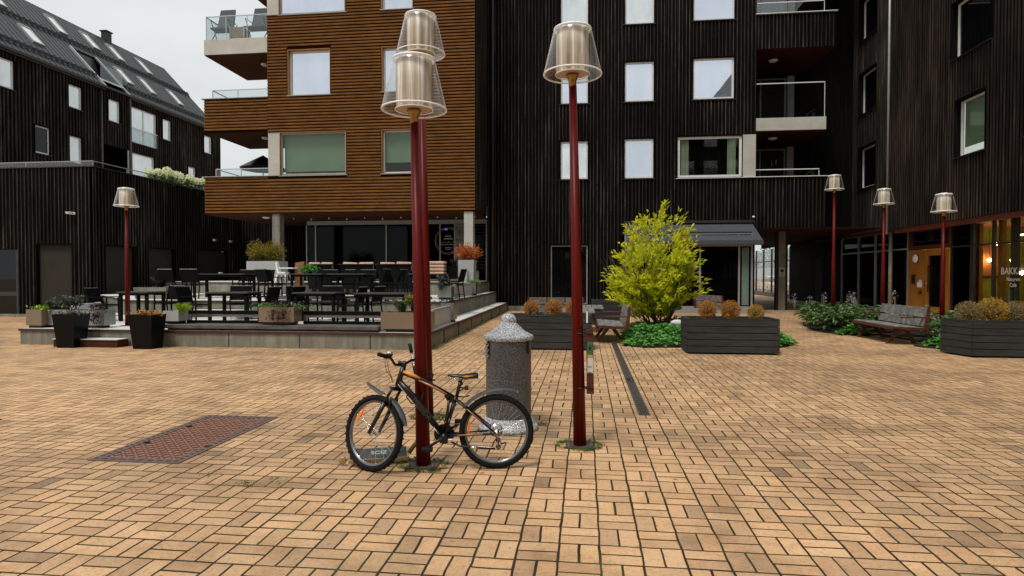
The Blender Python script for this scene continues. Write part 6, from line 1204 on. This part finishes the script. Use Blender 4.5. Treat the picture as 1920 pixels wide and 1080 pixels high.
b = MB(ST); SC = TOP+ax*.03+Vector((.03,0,-.015)); b.tube([TOP, TOP+ax*.045], .019, 12); b.tube([TOP+ax*.03, SC+Vector((.03,0,.02))], .016, 10); HB = SC+Vector((.03,0,.0))
b.tube([HB+Vector((-.045,.29,.065)), HB+Vector((-.02,.13,.05)), HB+Vector((0,.05,0)), HB+Vector((0,-.05,0)), HB+Vector((-.02,-.13,.05)), HB+Vector((-.045,-.29,.065))], .0115, 12)
hb_ = bk_(b, 'handlebar', 'bike_black')
for s in (-1, 1): b = MB(ST); b.tube([HB+Vector((-.027,s*.175,.053)), HB+Vector((-.045,s*.295,.065))], [.017,.0165], 12); b.build('grip', 'rubber', hb_, world=False); b = MB(ST); b.tube([HB+Vector((-.01,s*.165,.04)), HB+Vector((.04,s*.20,.03)), HB+Vector((.045,s*.28,.03))], [.006,.006,.005], 6); b.build('brake_lever', 'chrome', hb_, world=False)
b = MB(ST); q = HB+Vector((-.01,.135,.085)); b.ball(q, (.028,.028,.018), 14, 8); b.build('bell', 'chrome', hb_, world=False); b = MB(ST); b.ball(q+Vector((.0,.0,-.012)), (.030,.030,.018), 12, 8); b.build('bell_base', 'bike_black', hb_, world=False)
b = MB(ST)
for s, k in ((1,0),(1,.03),(-1,0)): a0 = HB+Vector((.0,s*(.15-k),.04)); b.tube([a0, a0+Vector((.045,-s*.03,-.03)), a0+Vector((.06,-s*.07,-.09)), a0+Vector((.03,-s*.10,-.14-k)), CR+Vector((.03,s*.02,.05))], .0024, 6)
b.build('cable', 'bike_black', hb_, world=False)
b = MB(); b.tube([STT+Vector((0,0,-.02)), (.298,0,.74)], .0145, 12); sp_ = bk_(b, 'seatpost', 'bike_black'); b = MB(); [b.tube([(.30+.018*math.cos(k*.9), .018*math.sin(k*.9), .645+k*.006) for k in range(22)], .005, 6)]; b.build('coil_lock', 'rubber', sp_, world=False)
b = MB(); n = 14; prof = [(.155,.062,.785),(.17,.075,.792),(.20,.078,.790),(.25,.062,.784),(.30,.040,.782),(.35,.025,.785),(.392,.016,.786),(.405,.006,.782)]; vs = []; 
for x, w, z in prof:
    for k in range(n): a = 2*math.pi*k/n; vs.append((x, w*math.cos(a), z-.012+ (.016*math.sin(a) if math.sin(a) > 0 else .030*math.sin(a)*(w/.078))))
b.add(vs, [(i*n+k, i*n+(k+1)%n, (i+1)*n+(k+1)%n, (i+1)*n+k) for i in range(len(prof)-1) for k in range(n)]+[tuple(range(n-1,-1,-1)), tuple((len(prof)-1)*n+k for k in range(n))], True); sd_ = bk_(b, 'saddle', 'bike_black')
b = MB(); b.add([(.19,.0745,.772),(.25,.062,.770),(.29,.048,.772),(.26,.060,.785),(.20,.076,.787)], [(0,1,2,3,4)]); b.build('orange_patch', 'bike_orange', sd_, world=False)
b = MB(); [b.tube([(.19,s*.03,.765),(.25,s*.022,.742),(.33,s*.02,.742),(.38,s*.008,.77)], .0035, 6) for s in (-1,1)]; b.build('rails', 'chrome', sd_, world=False)
b = MB(); b.rbox(.235,.268,-.02,.02,.655,.69,.006); b.tube([(.285,0,.672),(.265,0,.672)], .007, 6); b.build('rear_light', 'box_brown', sp_, world=False)
b = MB(); b.lathe([(.0,-.046),(.080,-.046),(.083,-.044),(.080,-.042),(.060,-.041),(.0,-.041)], BB, 36, axis='y')
for k in range(32): a = 2*math.pi*k/32; b.box(BB.x+math.cos(a)*.084-.003, BB.x+math.cos(a)*.084+.003, -.046, -.042, BB.z+math.sin(a)*.084-.003, BB.z+math.sin(a)*.084+.003)
ck = bk_(b, 'chainring', 'bike_black')
cd = Vector((.155,0,-.10)).normalized()*.155
b = MB(); b.tube([BB+Vector((0,.06,0)), BB+cd+Vector((0,.068,0))], [.014,.011], 10); b.tube([BB+Vector((0,-.06,0)), BB-cd+Vector((0,-.068,0))], [.014,.011], 10); b.tube([BB+Vector((0,-.065,0)), BB+Vector((0,.065,0))], .0235, 12); b.lathe([(0,.036),(.024,.038),(.022,.066),(0,.068)], BB, 16, axis='y'); cr_ = bk_(b, 'crank', 'bike_black')
for s in (-1, 1): c = BB+cd*s+Vector((0,s*.115,0)); b = MB(); b.rbox(c.x-.045,c.x+.045,c.y-.04,c.y+.04,c.z-.012,c.z+.012,.004); b.build('pedal', 'rubber', cr_, world=False)
b = MB(); yy = -.044; b.tube([(BB.x,yy,BB.z+.083),(.02,yy,RW_+.05)], .0035, 5); b.tube([(BB.x,yy,BB.z-.083),(-.005,yy,.155),(-.03,yy,.165),(-.035,yy,.215),(.0,yy,.26)], .0035, 5); bk_(b, 'chain', 'steel')
b = MB(); b.bar((.02,-.055,.29),(-.01,-.06,.235),.03,.02); b.bar((-.01,-.05,.235),(-.015,-.05,.165),.02,.012); b.lathe([(0,-.056),(.022,-.056),(.022,-.042),(0,-.042)], (-.012,0,.165), 12, axis='y'); b.lathe([(0,-.056),(.022,-.056),(.022,-.042),(0,-.042)], (-.01,0,.225), 12, axis='y'); b.tube([(-.03,-.05,.19),(-.08,-.05,.20)], .006, 6); bk_(b, 'derailleur', 'bike_black')
b = MB(); b.tube([(.385,.05,.245),(.30,.085,.215),(.13,.10,.20),(.02,.10,.193)], [.010,.009,.008,.007], 8); ks = bk_(b, 'kickstand', 'bike_black'); b = MB(); b.rbox(.36,.405,.03,.062,.235,.268,.005); b.tube([(.22,.093,.207),(.17,.098,.203)], .011, 8); b.build('bracket', 'chrome', ks, world=False)
def guard(name, c, r0, a0, a1, wa, xf, lift=0.):
    b = MB(xf); n = 18; vs = []
    for k in range(n+1):
        a = R(a0+(a1-a0)*k/n); t = k/n; w = wa*(.35+.65*min(1, 4*(1-t), 3*t+.4)); rr = r0+lift*t*t
        for yy, dz in ((-w,-.012),(-w*.5,0),(0,.006),(w*.5,0),(w,-.012),(w,-.017),(0,.001),(-w,-.017)): vs.append((c[0]+math.cos(a)*(rr+dz), yy, c[2]+math.sin(a)*(rr+dz)))
    m = 8; b.add(vs, [(i*m+k, i*m+(k+1)%m, (i+1)*m+(k+1)%m, (i+1)*m+k) for i in range(n) for k in range(m)]+[tuple(range(m)), tuple(n*m+m-1-k for k in range(m))], True); return bk_(b, name, 'bike_grey')
guard('rear_mudguard', (.02,0,RW_), .335, 42, 122, .032, IDM, .05)
guard('front_mudguard', tuple(HUB), .335, 104, 74, .034, ST, .09); guard('front_mudguard', tuple(HUB), .335, 118, 168, .034, ST, .02)
b = MB(); b.tube([(.33,0,.60),(.26,0,.60),(.23,0,.61)], .006, 6); bk_(b, 'mudguard_stay', 'bike_black')
b = MB(); [b.bar((.36+dx,.0,.60+dz),(.40+dx,.0,.575+dz),.05,.05) for dx, dz in ((0,0),(.02,.015))]; b.tube([(.395,.03,.58),(.405,.035,.50),(.42,.035,.41),(.395,.03,.395),(.385,.03,.43)], .011, 8); b.tube([(.41,.03,.36),(.45,.03,.44),(.44,.03,.46)], .005, 6); bk_(b, 'bottle_cage', 'bike_black')
lk = thing('cable_lock', 'black coiled cable lock tying the bicycle to the lamp post', 'lock', (-1.26,4.9,.7)); b = MB(); b.tube([(-1.34,4.93,.72),(-1.28,4.915,.735),(-1.245,4.91,.755),(-1.235,4.91,.785),(-1.26,4.91,.805),(-1.29,4.91,.795),(-1.30,4.91,.765),(-1.275,4.91,.745),(-1.22,4.92,.735)], .006, 8)
b.tube([(-1.42,4.86,.70),(-1.45,4.87,.60),(-1.40,4.85,.55),(-1.33,4.86,.57),(-1.31,4.88,.64)], .006, 8); b.build('cable', 'rubber', lk)
# ================================================================ SCOOTER
sc = thing('kick_scooter', 'gold stunt scooter with black grip deck behind the bicycle front wheel', 'scooter', (-1.65,4.95,0))
A = Vector((-1.97,4.93,.085)); B_ = Vector((-1.50,5.10,.085)); d = (B_-A).normalized(); nn = Vector((-d.y, d.x, 0)); 
TI = (-.022, -.022, .03, .03)
def dk(w0, z0, z1, e0=0., e1=0.): a, c = A-d*e0, B_+d*e1; P = [a-nn*w0, c-nn*w0, c+nn*w0, a+nn*w0]; return [p+Vector((0,0,z0+q)) for p, q in zip(P, TI)], [p+Vector((0,0,z1+q)) for p, q in zip(P, TI)]
b = MB(); b.hexa(*dk(.066,-.034,-.002)); b.build('deck', 'gold_metal', sc, bevel=.004); b = MB(); b.hexa(*dk(.062,-.0015,.0015,-.01,-.02)); gt = b.build('grip_tape', 'grip_tape', sc)
o_ = sc.location; mid = (A+B_)/2+Vector((0,0,.0075))-Vector(o_); M2 = Matrix(((d.x,nn.x,0,mid.x),(d.y,nn.y,0,mid.y),(0,.40,1,mid.z),(0,0,0,1)))
tx = text_obj('deck_lettering', 'SCIZ', .052, 'decal_white', sc, M2 @ Matrix.Scale(1.25, 4, (1,0,0)), .0006)
b = MB(); q = A-d*.05; b.lathe([(0,-.012),(.028,-.012),(.033,-.008),(.033,.008),(.028,.012),(0,.012)], (q.x, q.y, .045), 20, axis='y'); w1 = b.build('wheel', 'gold_metal', sc)
q = B_+d*.13; b = MB(); b.lathe([(0,-.012),(.028,-.012),(.033,-.008),(.033,.008),(.028,.012),(0,.012)], (q.x, q.y, .045), 20, axis='y'); b.build('wheel', 'gold_metal', sc)
HT = Vector((q.x-.015, q.y-.0, .26)); b = MB(); b.tube([B_+Vector((0,0,-.01)), HT+Vector((-.02,0,-.06)), HT], [.020,.018,.018], 10); [b.tube([HT+Vector((0,s*.0,-.05)), Vector((q.x, q.y+s*.022, .12)), Vector((q.x, q.y+s*.022, .045))], .008, 8) for s in (-1,1)]; b.tube([HT, HT+Vector((.004,0,.11))], .021, 12); b.build('fork', 'gold_metal', sc)
b = MB(); b.lathe([(.020,0),(.021,.012),(.0,.013)], (HT.x+.004, HT.y, HT.z+.11), 16); b.build('headset_ring', 'white_plastic', sc)
TT = Vector((-1.455, 5.09, .875)); b = MB(); b.tube([HT+Vector((.004,0,.12)), TT], .0165, 12); b.build('stem', 'rubber', sc)
e0 = TT+Vector((-.075,.15,.115)); e1 = TT+Vector((.072,-.15,-.11)); b = MB(); b.tube([e0, e1], .010, 10); bar_ = b.build('handlebar', 'chrome', sc)
for (p, q_) in ((e0, TT+(e0-TT)*.52), (e1, TT+(e1-TT)*.45)): b = MB(); b.tube([p, q_], .0165, 12); b.build('grip', 'rubber', bar_)
